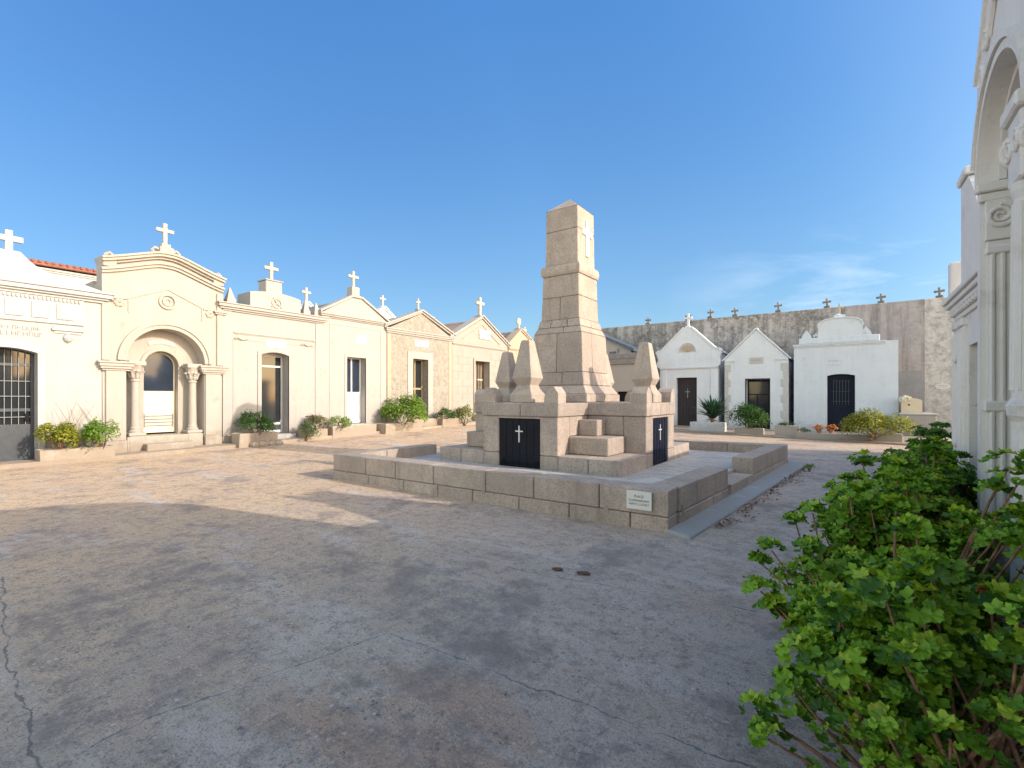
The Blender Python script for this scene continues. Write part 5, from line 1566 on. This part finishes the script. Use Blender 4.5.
def leaves_mesh(name, kind, P, N, size, mat, parent, rng, along=None, mi=None):
    """P positions, N leaf normals (unit), size per leaf; along: preferred direction of the leaf axis"""
    T, F = leaf_template(kind)
    n = len(P); P = np.asarray(P); N = np.asarray(N, float); size = np.asarray(size)
    N /= np.linalg.norm(N, axis=1, keepdims=True) + 1e-9
    a = rng.normal(size=(n, 3)) if along is None else np.asarray(along, float) + rng.normal(size=(n, 3)) * 0.25
    X = a - N * np.sum(a * N, axis=1, keepdims=True); X /= np.linalg.norm(X, axis=1, keepdims=True) + 1e-9
    Y = np.cross(N, X)
    V = P[:, None, :] + size[:, None, None] * (T[None, :, 0:1] * X[:, None, :] + T[None, :, 1:2] * Y[:, None, :] + T[None, :, 2:3] * N[:, None, :])
    k = len(T)
    tot = V.reshape(-1, 3)
    faces = []
    sizes = [len(f) for f in F]
    flat = np.concatenate([np.array(f) for f in F])
    loops = (np.arange(n)[:, None] * k + flat[None, :]).reshape(-1)
    starts1 = np.concatenate([[0], np.cumsum(sizes)[:-1]]); nl = len(flat)
    starts = (np.arange(n)[:, None] * nl + starts1[None, :]).reshape(-1)
    me = bpy.data.meshes.new(name)
    me.vertices.add(len(tot)); me.vertices.foreach_set('co', tot.astype(np.float32).reshape(-1))
    me.loops.add(len(loops)); me.loops.foreach_set('vertex_index', loops.astype(np.int32))
    me.polygons.add(len(starts)); me.polygons.foreach_set('loop_start', starts.astype(np.int32))
    me.update(calc_edges=True); me.validate()
    mats = mat if isinstance(mat, list) else [mat]
    for m in mats: me.materials.append(m)
    if len(mats) > 1:
        if mi is None: mi = rng.choice(len(mats), size=n)
        mi = np.repeat(mi, len(F))
        me.polygons.foreach_set('material_index', mi.astype(np.int32))
    me.polygons.foreach_set('use_smooth', [True] * len(me.polygons))
    o = bpy.data.objects.new(name, me); COL.objects.link(o); o.parent = parent
    return o

def bezier(p0, p1, p2, n=6):
    out = []
    for i in range(n + 1):
        t = i / n; out.append(p0 * (1 - t) ** 2 + p1 * 2 * t * (1 - t) + p2 * t * t)
    return out

def geranium(label, loc, rx, ry, h, ntips, seed, lsize=0.0275, stems=True, extra=None, mats=None, near_bare=False):
    ntips = int(ntips * (1.5 if loc[1] < 4.5 else 1.5))
    rng = np.random.default_rng(seed)
    r = thing('geranium_bush', label, 'bush', loc, 0, group='geranium bushes along the right-hand facades')
    tips = []
    knots = []
    for i in range(max(8, ntips // 7)):
        d = rng.normal(size=3); d[2] = abs(d[2]) - 0.15; knots.append(d / np.linalg.norm(d))
    for i in range(ntips):
        while True:
            d = rng.normal(size=3); d /= np.linalg.norm(d)
            if i % 4: d = knots[i % len(knots)] + d * 0.21; d /= np.linalg.norm(d)
            if d[2] > -0.25: break
        s = rng.uniform(0.62, 1.05) if i % 3 else rng.uniform(0.3, 0.7)
        lump = 1 + 0.16 * math.sin(3.1 * d[0] * 2 + seed) * math.cos(2.7 * d[1] * 2 + seed * 2)
        z = h * (0.42 + 0.55 * d[2] * s * lump)
        if near_bare and d[1] < 0.0 and z < 0.66 and d[0] > -0.45: continue
        tips.append((d[0] * rx * s * lump, d[1] * ry * s * lump, max(0.12, z), d))
    for e in (extra or []):
        d = np.array([e[0] * 0.6, e[1] * 0.6, 0.5]); tips.append((e[0], e[1], e[2], d / np.linalg.norm(d)))
    P, N, Sz, MI = [], [], [], []
    br = MB()
    prng = random.Random(seed)
    trunks = [(prng.uniform(-0.2, 0.2) * rx, prng.uniform(-0.3, 0.3) * ry) for _ in range(6)]
    if near_bare:      # old woody stems fanning up from the stock, bare on the side towards the path
        for i in range(15):
            a = prng.uniform(-0.9, 1.0); L = prng.uniform(0.55, 0.95)
            b0 = Vector((0.22 + prng.uniform(-.1, .14), -0.28 + prng.uniform(-.1, .2), -0.02))
            tp = b0 + Vector((-0.62 * L + a * 0.28, prng.uniform(-0.25, 0.55), L * prng.uniform(0.7, 1.0)))
            md = (b0 + tp) / 2 + Vector((prng.uniform(-.12, .02), prng.uniform(-.08, .08), prng.uniform(-.1, .03)))
            dd = np.array((tp.x - b0.x, tp.y - b0.y, 0.6)); tips.append((tp.x, tp.y, tp.z + 0.02, dd / np.linalg.norm(dd)))
            q = [p_ + Vector((prng.uniform(-.008, .008), prng.uniform(-.008, .008), 0)) for p_ in bezier(b0, md, tp, 9)]
            r0 = prng.uniform(0.007, 0.014)
            br.tube(q, [r0 * (1 - 0.06 * k_ + (0.1 if k_ % 2 else -0.05)) for k_ in range(10)], 7)
    for ti, (x, y, z, d) in enumerate(tips):
        c = np.array((x, y, z)); rr = rng.uniform(0.045, 0.092)
        m = int(rng.integers(20, 32))
        o = rng.normal(size=(m, 3)); o /= np.linalg.norm(o, axis=1, keepdims=True)
        o[:, 2] = np.abs(o[:, 2]) * 0.9 - 0.25
        P.append(c + o * rr * rng.uniform(0.65, 1.1, size=(m, 1)))
        N.append(o * 0.75 + np.array((0, 0, 0.75)) + d * 0.35 + rng.normal(size=(m, 3)) * 0.28)
        Sz.append(rng.uniform(0.4, 1.35, size=m) * lsize)
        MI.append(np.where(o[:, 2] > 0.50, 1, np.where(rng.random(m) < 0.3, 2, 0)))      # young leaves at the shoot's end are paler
        if stems:
            tx, ty = trunks[ti % 6]
            p0 = Vector((tx, ty, 0.0)); p2 = Vector((x, y, z - 0.02)); mid = (p0 + p2) / 2 + Vector((d[0] * 0.08, d[1] * 0.08, 0.03)) + Vector((prng.uniform(-.06, .06), prng.uniform(-.06, .06), prng.uniform(-0.02, 0.1)))
            br.tube(bezier(p0, mid, p2, 7), [0.011, 0.0105, 0.010, 0.009, 0.008, 0.007, 0.005, 0.004], 6)
            # leaves along the outer half of the shoot
            b = bezier(p0, mid, p2, 10)
            for q in b[5:9]:
                for _ in range(2):
                    o1 = rng.normal(size=3); o1 /= np.linalg.norm(o1)
                    P.append((np.array(q) + o1 * 0.06)[None, :]); N.append((o1 * 0.6 + np.array((0, 0, 0.8)))[None, :]); Sz.append(np.array([rng.uniform(0.5, 1.0) * lsize])); MI.append(np.array([2 if rng.random() < 0.5 else 0]))
    P = np.concatenate(P); N = np.concatenate(N); Sz = np.concatenate(Sz)
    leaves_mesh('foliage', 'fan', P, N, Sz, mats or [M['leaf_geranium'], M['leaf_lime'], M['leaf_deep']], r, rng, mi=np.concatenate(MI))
    if stems: br.build('branches', M['bark'], r, smooth=True)
    return r

geranium('big geranium bush in the near corner with bare reddish stems and bright green leaves', (0.28, 2.35, 0.0), 0.46, 0.50, 1.15, 80, 3,
         extra=[(-0.60, -0.12, 0.30), (-0.55, -0.2, 0.26), (-0.48, -0.05, 0.34), (-0.66, 0.42, 0.62), (-0.6, 0.4, 0.56), (-0.52, 0.45, 0.5), (-0.4, 0.1, 0.3), (-0.05, -0.25, 0.42), (0.1, -0.3, 0.62)], near_bare=True)
geranium('leafy geranium bush pushing out over the paving, just behind the bare-stemmed one', (0.17, 3.15, 0.0), 0.50, 0.5, 1.2, 110, 4,
         extra=[(-0.62, 0.1, 0.62), (-0.55, 0.05, 0.72), (-0.5, -0.3, 0.5), (-0.45, 0.3, 0.85), (0.38, -0.3, 1.1), (0.42, -0.2, 1.25), (0.36, -0.1, 1.18), (0.44, -0.32, 0.98), (0.43, 0.0, 1.3), (0.40, -0.42, 1.06), (0.34, -0.24, 1.0), (0.45, -0.12, 1.08)])
geranium('geranium bush beneath the near end of the ornate arch front', (0.27, 3.95, 0.0), 0.45, 0.52, 1.2, 110, 5)
geranium('geranium bush with one shoot standing up on its left, in front of the stepped-cornice chapel', (0.40, 4.85, 0.0), 0.42, 0.55, 1.2, 110, 6, extra=[(-0.42, -0.1, 0.95), (-0.38, -0.05, 0.86)])
geranium('dark green geranium bush, third from the far end of the hedge', (0.60, 5.85, 0.0), 0.38, 0.6, 1.2, 110, 8, mats=[M['leaf_deep'], M['leaf_geranium'], M['leaf_deep']])
geranium('dark green geranium bush, second from the far end of the hedge', (0.80, 7.1, 0.0), 0.46, 0.7, 1.22, 120, 9, mats=[M['leaf_deep'], M['leaf_geranium'], M['leaf_deep']])
geranium('dark green geranium bush at the far end of the hedge', (1.10, 8.4, 0.0), 0.62, 0.8, 1.22, 130, 10, mats=[M['leaf_deep'], M['leaf_geranium'], M['leaf_deep']])

for o_ in [o_ for o_ in bpy.data.objects if o_.name == 'geranium_bush']:
    rg = np.random.default_rng(91)
    pd = np.array([(0.30, -0.02, 0.62), (0.27, -0.05, 0.60), (0.05, -0.2, 0.5), (-0.2, -0.1, 0.66), (0.12, 0.1, 0.9)])
    leaves_mesh('dead_leaves', 'fan', pd, rg.normal(size=(5, 3)) + np.array((-0.4, -1.0, 0.4)), np.array((0.045, 0.03, 0.025, 0.022, 0.02)), M['dead_leaf'], o_, rg)

def shrub(label, loc, rx, ry, h, n, seed, mat, lsize=0.05, kind='oval', name='shrub', z0=0.0, lumps=9, group=None, stems=8):
    n = int(n * 1.5)
    rng = np.random.default_rng(seed)
    r = thing(name, label, 'shrub', loc, 0, group=group)
    C = []
    for i in range(lumps):
        d = rng.normal(size=3); d /= np.linalg.norm(d); d[2] = abs(d[2])
        C.append((d[0] * rx * 0.66, d[1] * ry * 0.66, h * (0.25 + 0.5 * d[2]), rng.uniform(0.38, 0.56)))
    P, N = [], []
    for i in range(n):
        c = C[rng.integers(lumps)]
        d = rng.normal(size=3); d /= np.linalg.norm(d)
        if d[2] < -0.4: d[2] *= -1
        s = rng.uniform(0.7, 1.08)
        P.append((c[0] + d[0] * c[3] * rx * s, c[1] + d[1] * c[3] * ry * s, max(0.02, c[2] + d[2] * c[3] * h * 0.75 * s)))
        N.append(d * 0.5 + np.array((0, 0, 0.6)) + rng.normal(size=3) * 0.35)
    leaves_mesh('foliage', kind, P, N, rng.uniform(0.6, 1.2, n) * lsize, mat, r, rng)
    r.location = (loc[0] + (0.10 if loc[0] < -13 else 0.0), loc[1] - (0.08 if loc[1] > 21 else 0.0), loc[2] - (0.05 if h > 0.3 else 0.0))
    b = MB(); pr = random.Random(seed)
    for i in range(stems):
        c = C[i % lumps]
        b.tube(bezier(Vector((pr.uniform(-.1, .1) * rx, pr.uniform(-.1, .1) * ry, -0.05)), Vector((c[0] * .4, c[1] * .4, c[2] * .6)), Vector(c[:3]), 5), [0.016, 0.014, 0.012, 0.009, 0.007, 0.005], 5)
    b.build('stems', M['bark'], r)
    return r

def planter(label, loc, rz, L, D, h, mat, name='planter', group='planters along the chapels'):
    r = thing(name, label, 'planter', loc, rz, group=group)
    t = 0.06
    mb = MB(); mb.box(-L / 2, L / 2, -D / 2, -D / 2 + t, -0.16, h, 0.012); mb.box(-L / 2, L / 2, D / 2 - t, D / 2, -0.16, h, 0.012)
    mb.box(-L / 2, -L / 2 + t, -D / 2 + t, D / 2 - t, -0.16, h - 0.002, 0.012); mb.box(L / 2 - t, L / 2, -D / 2 + t, D / 2 - t, -0.16, h - 0.002, 0.012)
    mb.box(-L / 2 + 0.02, L / 2 - 0.02, -D / 2 + 0.02, D / 2 - 0.02, 0.0, 0.05)
    pj = random.Random(label)
    mb.v = [(x + pj.uniform(-.012, .012), y + pj.uniform(-.012, .012), z + pj.uniform(-.014, .014)) for x, y, z in mb.v]
    mb.build('trough', mat, r)
    MB().box(-L / 2 + t, L / 2 - t, -D / 2 + t, D / 2 - t, 0.05, h - 0.04).build('soil', M['soil'], r)
    return r

def on_row(y, x=-15.02): return (x, y, gz(x, y) + 0.10)
HP = math.pi / 2
# left row
p = on_row(3.35, -14.98); planter('low cream concrete planter below the large white chapel', p, HP, 1.35, 0.42, 0.24, M['planter_white'])
shrub('yellow-green shrub in the planter beside the grey iron door', (p[0], 2.98, p[2] + 0.18), 0.55, 0.38, 0.78, 1100, 21, M['leaf_yellow'], 0.055)
shrub('fresh green straggly shrub spilling from the planter at the arched chapel corner', (p[0] + 0.05, 3.78, p[2] + 0.16), 0.55, 0.38, 0.76, 950, 22, M['leaf_bright'], 0.05)
tw = MB(); prr = random.Random(5)
for i in range(16):
    x, y = prr.uniform(-.25, .1), prr.uniform(-.35, .4)
    tw.tube([(x, y, 0), (x + prr.uniform(-.1, .1), y + prr.uniform(-.12, .12), 0.55), (x + prr.uniform(-.2, .2), y + prr.uniform(-.25, .25), prr.uniform(0.75, 1.15))], [0.008, 0.006, 0.003], 5)
tag(tw.build('dry_stalks', M['twig'], loc=(p[0] - 0.08, 3.45, p[2] + 0.2)), 'dry brown stalks standing up behind the shrubs by the large white chapel', 'dry plant')
p = on_row(7.45, -14.85); planter('rough whitewashed planter standing before the stepped-attic chapel', p, HP, 1.15, 0.5, 0.30, M['planter_white'])
shrub('dark green rounded shrub in the rough planter left of the glass door', (p[0], 7.4, p[2] + 0.24), 0.78, 0.42, 0.78, 1400, 23, M['leaf_dark'], 0.05)
rk = MB()
for i in range(5):
    rk.lathe([(0.02, 0), (0.12, 0.02), (0.15, 0.09), (0.10, 0.17), (0.02, 0.2)], 0.06 * math.sin(i * 2.1), -0.36 + i * 0.17, 7)
tag(rk.build('edging_stones', M['planter_white'], loc=(-14.52, 7.65, gz(-14.5, 7.6) - 0.02)), 'row of small whitewashed edging stones in front of the rough planter', 'stones')
p = on_row(9.45, -14.95); planter('small white planter left of the white-door chapel step', p, HP, 0.85, 0.4, 0.26, M['planter_white'])
shrub('low reddish green plant in the small white planter', (p[0], 9.5, p[2] + 0.2), 0.55, 0.34, 0.6, 700, 24, [M['leaf_grey'], M['leaf_red']], 0.045)
shrub('grey green cushion plant beside the glass door of the stepped-attic chapel', on_row(9.05, -14.85), 0.5, 0.34, 0.55, 700, 25, M['leaf_grey'], 0.045)
p = on_row(11.0, -14.95); planter('long cream planter under the white-door chapel', p, HP, 1.9, 0.42, 0.30, M['planter_white'])
shrub('low green plant at the left end of the long cream planter', (p[0], 10.45, p[2] + 0.24), 0.6, 0.34, 0.45, 600, 26, M['leaf_bright'], 0.045)
p = on_row(13.1, -14.75); planter('pale planter under the big bright bush', p, HP, 1.9, 0.6, 0.26, M['planter_white'])
shrub('big bright green bush in front of the rubble stone chapel', (p[0], 13.15, p[2] + 0.2), 1.25, 0.7, 1.15, 2400, 27, M['leaf_bright'], 0.075, lumps=14)
p = on_row(16.1, -14.9); planter('small pale planter right of the gold framed door', p, HP, 1.1, 0.4, 0.26, M['paving'])
shrub('small dark green shrub right of the gold framed door', (p[0], 15.75, p[2] + 0.2), 0.5, 0.36, 0.6, 500, 28, M['leaf_dark'], 0.06)
shrub('reddish brown spiky shrub at the foot of the block-jointed chapel', (p[0] + 0.1, 17.0, p[2] + 0.0), 0.62, 0.4, 0.9, 620, 29, [M['leaf_red'], M['leaf_bright']], 0.07)

# far row
def far(x, y): return (x, y, gz(x, y) + 0.06)
planter('white planter box holding the spiky plant in front of the scrolled white chapel', far(-5.35, 23.2), 0.03, 1.5, 0.5, 0.40, M['cool_white'])
def agave():
    r = thing('yucca_plant', 'spiky dark green rosette plant in the white planter box', 'plant', (-5.15, 23.2, 0.40), 0)
    rng = np.random.default_rng(33); n = 170
    N, Aa = [], []
    for i in range(n):
        a = rng.uniform(0, 2 * math.pi); e = rng.uniform(0.05, 1.45)
        d = np.array((math.cos(a) * math.cos(e), math.sin(a) * math.cos(e), math.sin(e)))
        Aa.append(d); s = np.array((-math.sin(a), math.cos(a), 0)); N.append(np.cross(d, s) * 1.0)
    P = np.array([(0, 0, 0.35)] * n) + rng.normal(size=(n, 3)) * 0.04
    leaves_mesh('blades', 'blade', P, N, rng.uniform(0.34, 0.52, n), M['leaf_agave'], r, rng, along=np.array(Aa))
    MB().lathe([(0.09, -0.05), (0.08, 0.1), (0.07, 0.4), (0.02, 0.45)], 0, 0, 10).build('stem', M['bark'], r)
    sk = MB()
    leaves_mesh('dead_blades', 'blade', np.array([(0, 0, 0.22)] * 30), np.array([(rng.normal(), rng.normal(), 1) for _ in range(30)]), np.full(30, 0.16), M['leaf_red'], r, rng)
agave()
planter('low concrete planter under the round dark bush', far(-3.55, 22.75), 0.06, 1.1, 0.5, 0.24, M['planter_grey'])
shrub('round dense dark green bush in front of the quoined white chapel', (-3.6, 22.75, 0.24), 0.80, 0.6, 1.12, 2300, 34, M['leaf_dark'], 0.062, lumps=16)
planter('small grey green planter right of the dark glass door', far(-2.1, 22.4), 0.05, 0.85, 0.4, 0.42, M['planter_grey'])
shrub('low ground plant in the small grey green planter', (-2.1, 22.4, 0.46), 0.36, 0.2, 0.14, 260, 35, M['leaf_dark'], 0.035, stems=3)
MBd = MB(); MBd.box(-1.75, 0.6, 21.75, 22.15, 0, 0.26, 0.02); MBd.box(0.62, 1.5, 21.55, 22.0, 0, 0.34, 0.02)
tag(MBd.build('stone_ledge', M['planter_grey']), 'low grey stone ledge in front of the wide white chapel', 'ledge')
def pot(label, loc, r0, h, seed, flowers, leaf):
    r = thing('flower_pot', label, 'flower pot', loc, 0, group='flower pots on the stone ledge')
    MB().lathe([(r0 * 0.7, 0), (r0, h * 0.85), (r0 * 1.12, h * 0.86), (r0 * 1.12, h), (r0 * 0.9, h), (r0 * 0.85, h * 0.85)], 0, 0, 14).build('pot', M['terracotta'], r)
    rng = np.random.default_rng(seed)
    d = rng.normal(size=(130, 3)); d /= np.linalg.norm(d, axis=1, keepdims=True); d[:, 2] = np.abs(d[:, 2])
    leaves_mesh('foliage', 'oval', d * np.array((r0 * 1.5, r0 * 1.5, 0.16)) + np.array((0, 0, h)), d + np.array((0, 0, 0.5)), np.full(130, 0.035), leaf, r, rng)
    if flowers is not None:
        e = d[:70]
        leaves_mesh('flowers', 'fan', e * np.array((r0 * 1.7, r0 * 1.5, 0.12)) * rng.uniform(0.75, 1.35, (70, 1)) + np.array((0, 0, h + 0.02)), e + rng.normal(size=(70, 3)) * 0.8, rng.uniform(0.015, 0.035, 70), flowers, r, rng)
pot('terracotta pot of pink-orange flowers, left one of the two on the ledge', (-1.0, 21.95, 0.26), 0.09, 0.14, 36, M['flower_orange'], M['leaf_dark'])
pot('terracotta pot of orange flowers beside the navy barred door', (-0.6, 21.93, 0.26), 0.10, 0.16, 37, M['flower_orange'], M['leaf_dark'])
shrub('low dark creeping plant at the left end of the stone ledge', (-1.5, 21.95, 0.26), 0.24, 0.16, 0.2, 180, 38, M['leaf_dark'], 0.035, stems=3)
shrub('large yellow-green bush in front of the wide white chapel', (0.75, 21.4, 0.22), 1.05, 0.65, 1.02, 2400, 39, M['leaf_yellow'], 0.07, lumps=15)
def wreath():
    r = thing('flower_bunch', 'bunch of white flowers lying on the cream corner tomb', 'flowers', (1.86, 25.65, 1.48), 0)
    rng = np.random.default_rng(40); n = 130
    d = rng.normal(size=(n, 3)); d /= np.linalg.norm(d, axis=1, keepdims=True); d[:, 2] = np.abs(d[:, 2])
    leaves_mesh('blooms', 'fan', d * np.array((0.2, 0.16, 0.17)) * rng.uniform(0.7, 1.3, (n, 1)), d + rng.normal(size=(n, 3)) * 0.6, np.full(n, 0.04), M['flower_white'], r, rng)
wreath()
# leaf litter along the kerb
rng = np.random.default_rng(50); n = 420
t = rng.uniform(0, 1, n) ** 1.1; base = np.stack([A.x + 0.40 + (Cc.x - A.x) * t + np.abs(rng.normal(size=n)) * 0.09 * (0.5 + np.sin(t * 14) ** 2), A.y + 0.5 + (Cc.y - A.y) * t, np.full(n, 0.012) + rng.uniform(0, 0.03, n)], axis=1)
lit = leaves_mesh('leaf_litter', 'oval', base, np.array((0, 0, 1)) + rng.normal(size=(n, 3)) * 0.5, rng.uniform(0.02, 0.045, n), M['bark'], None, rng)
lit['kind'] = 'stuff'; lit['label'] = 'brown dead leaves gathered along the cement kerb'; lit['category'] = 'leaf litter'
for i, (x, y, l) in enumerate(((-2.22, 3.88, 'small dark scrap lying on the paving, left one of a pair'), (-1.98, 3.93, 'small dark scrap lying on the paving, right one of a pair'))):
    d = MB(); d.lathe([(0.01, 0), (0.045, 0.006), (0.055, 0.014), (0.03, 0.026), (0.005, 0.028)], 0, 0, 8)
    d.v = [(vx * (1.1 + 0.25 * i), vy * 0.5 + 0.015 * math.sin(vx * 60), vz) for vx, vy, vz in d.v]
    tag(d.build('dark_scrap', M['cross_old'] if False else M['brown_wood'], loc=(x, y, 0.001)), l, 'scrap')
n = 160
ls = np.stack([rng.uniform(-7, 0.1, n), rng.uniform(0.3, 6.0, n), np.full(n, 0.006)], axis=1)
ls = ls[~((ls[:, 0] > -8.4) & (ls[:, 0] < -1.3) & (ls[:, 1] > 5.5))]
lf = leaves_mesh('leaf_scraps', 'oval', ls, np.array((0, 0, 1)) + rng.normal(size=(len(ls), 3)) * 0.15, rng.uniform(0.008, 0.02, len(ls)), M['bark'], None, rng)
lf['kind'] = 'stuff'; lf['label'] = 'scattered scraps of dry leaf over the near paving'; lf['category'] = 'leaf litter'
# sprigs of weed
for i, (x, y, l) in enumerate(((-0.72, 12.3, 'small green weed at the far end of the cement kerb'), (-9.6, 6.8, 'tiny weed growing in the sunlit paving left of the monument'))):
    shrub(l, (x, y, gz(x, y)), 0.12, 0.12, 0.16, 90, 60 + i, M['leaf_bright'], 0.03, name='weed', lumps=4, stems=3)

# ------------------------------------------------------------------ sky, sun, camera
w = bpy.data.worlds.new('World'); S.world = w; w.use_nodes = True
nt = w.node_tree
bg = nt.nodes['Background']
sky = nt.nodes.new('ShaderNodeTexSky'); sky.sky_type = 'NISHITA'; sky.sun_disc = False
sky.sun_elevation = SUN_EL; sky.sun_rotation = SUN_AZ
sky.air_density = 1.0; sky.dust_density = 0.6; sky.ozone_density = 1.6
tc = nt.nodes.new('ShaderNodeTexCoord')
mp = nt.nodes.new('ShaderNodeMapping'); mp.inputs['Scale'].default_value = (1.0, 1.0, 4.5); mp.inputs['Rotation'].default_value = (0, R_(8), R_(20))
nt.links.new(tc.outputs['Generated'], mp.inputs[0])
cn = nt.nodes.new('ShaderNodeTexNoise'); cn.inputs['Scale'].default_value = 2.6; cn.inputs['Detail'].default_value = 8; cn.inputs['Roughness'].default_value = 0.6; cn.inputs['Distortion'].default_value = 0.4
nt.links.new(mp.outputs[0], cn.inputs['Vector'])
cm = ramp(nt, cn.outputs[0], [(0.47, (0, 0, 0)), (0.72, (1, 1, 1))])
sep = nt.nodes.new('ShaderNodeSeparateXYZ'); nt.links.new(tc.outputs['Generated'], sep.inputs[0])
low = ramp(nt, sep.outputs[2], [(0.05, (1, 1, 1)), (0.32, (0, 0, 0))])          # thin cloud lies low
east = ramp(nt, math_(nt, 'ADD', sep.outputs[0], 0.5), [(0.2, (0, 0, 0)), (0.6, (1, 1, 1))])
cf = math_(nt, 'MULTIPLY', math_(nt, 'MULTIPLY', cm, low), math_(nt, 'MULTIPLY', east, 1.15), clamp=True)
# visible side tinted deeper blue; unseen sunward side boosted warm to fill the shade
dt = nt.nodes.new('ShaderNodeVectorMath'); dt.operation = 'DOT_PRODUCT'; dt.inputs[1].default_value = (-0.7, 0.714, 0.0)
nt.links.new(tc.outputs['Generated'], dt.inputs[0])
away = nt.nodes.new('ShaderNodeMapRange'); away.interpolation_type = 'SMOOTHSTEP'
nt.links.new(dt.outputs['Value'], away.inputs[0]); away.inputs[1].default_value = -0.3; away.inputs[2].default_value = 0.75
tint = ramp(nt, sep.outputs[2], [(0.0, (0.40, 0.44, 0.47)), (0.3, (0.42, 0.59, 0.69)), (0.7, (0.36, 0.70, 0.98))])
west = ramp(nt, math_(nt, 'MULTIPLY', sep.outputs[0], -1.0), [(0.5, (1, 1, 1)), (1.0, (0.62, 0.66, 0.72))])
tint = mixc(nt, 1.0, tint, west, 'MULTIPLY')
deep = mixc(nt, 1.0, sky.outputs[0], tint, 'MULTIPLY')
hazy = mixc(nt, 1.0, sky.outputs[0], (2.2, 1.66, 1.14), 'MULTIPLY')
clear = mixc(nt, away.outputs[0], hazy, deep)
cl = mixc(nt, cf, clear, (4.5, 4.7, 5.0))
nt.links.new(cl, bg.inputs[0])
bg.inputs[1].default_value = 0.15

sl = bpy.data.lights.new('sun', 'SUN'); sl.energy = 2.05; sl.angle = R_(0.5); sl.color = (1.0, 0.90, 0.76)
so = bpy.data.objects.new('sun', sl); COL.objects.link(so)
so.rotation_euler = TO_SUN.to_track_quat('Z', 'Y').to_euler(); so.location = (10, 3, 12)

cam = bpy.data.cameras.new('camera'); co = bpy.data.objects.new('camera', cam); COL.objects.link(co)
cam.sensor_width = 36; cam.lens = 480 / 1024 * 36
cam.shift_y = 14 / 1024
co.location = (0, 0, 1.6); co.rotation_euler = (R_(90), 0, R_(35.2))
cam.clip_end = 1000; cam.clip_start = 0.05
S.camera = co
S.render.resolution_x = 1024; S.render.resolution_y = 768
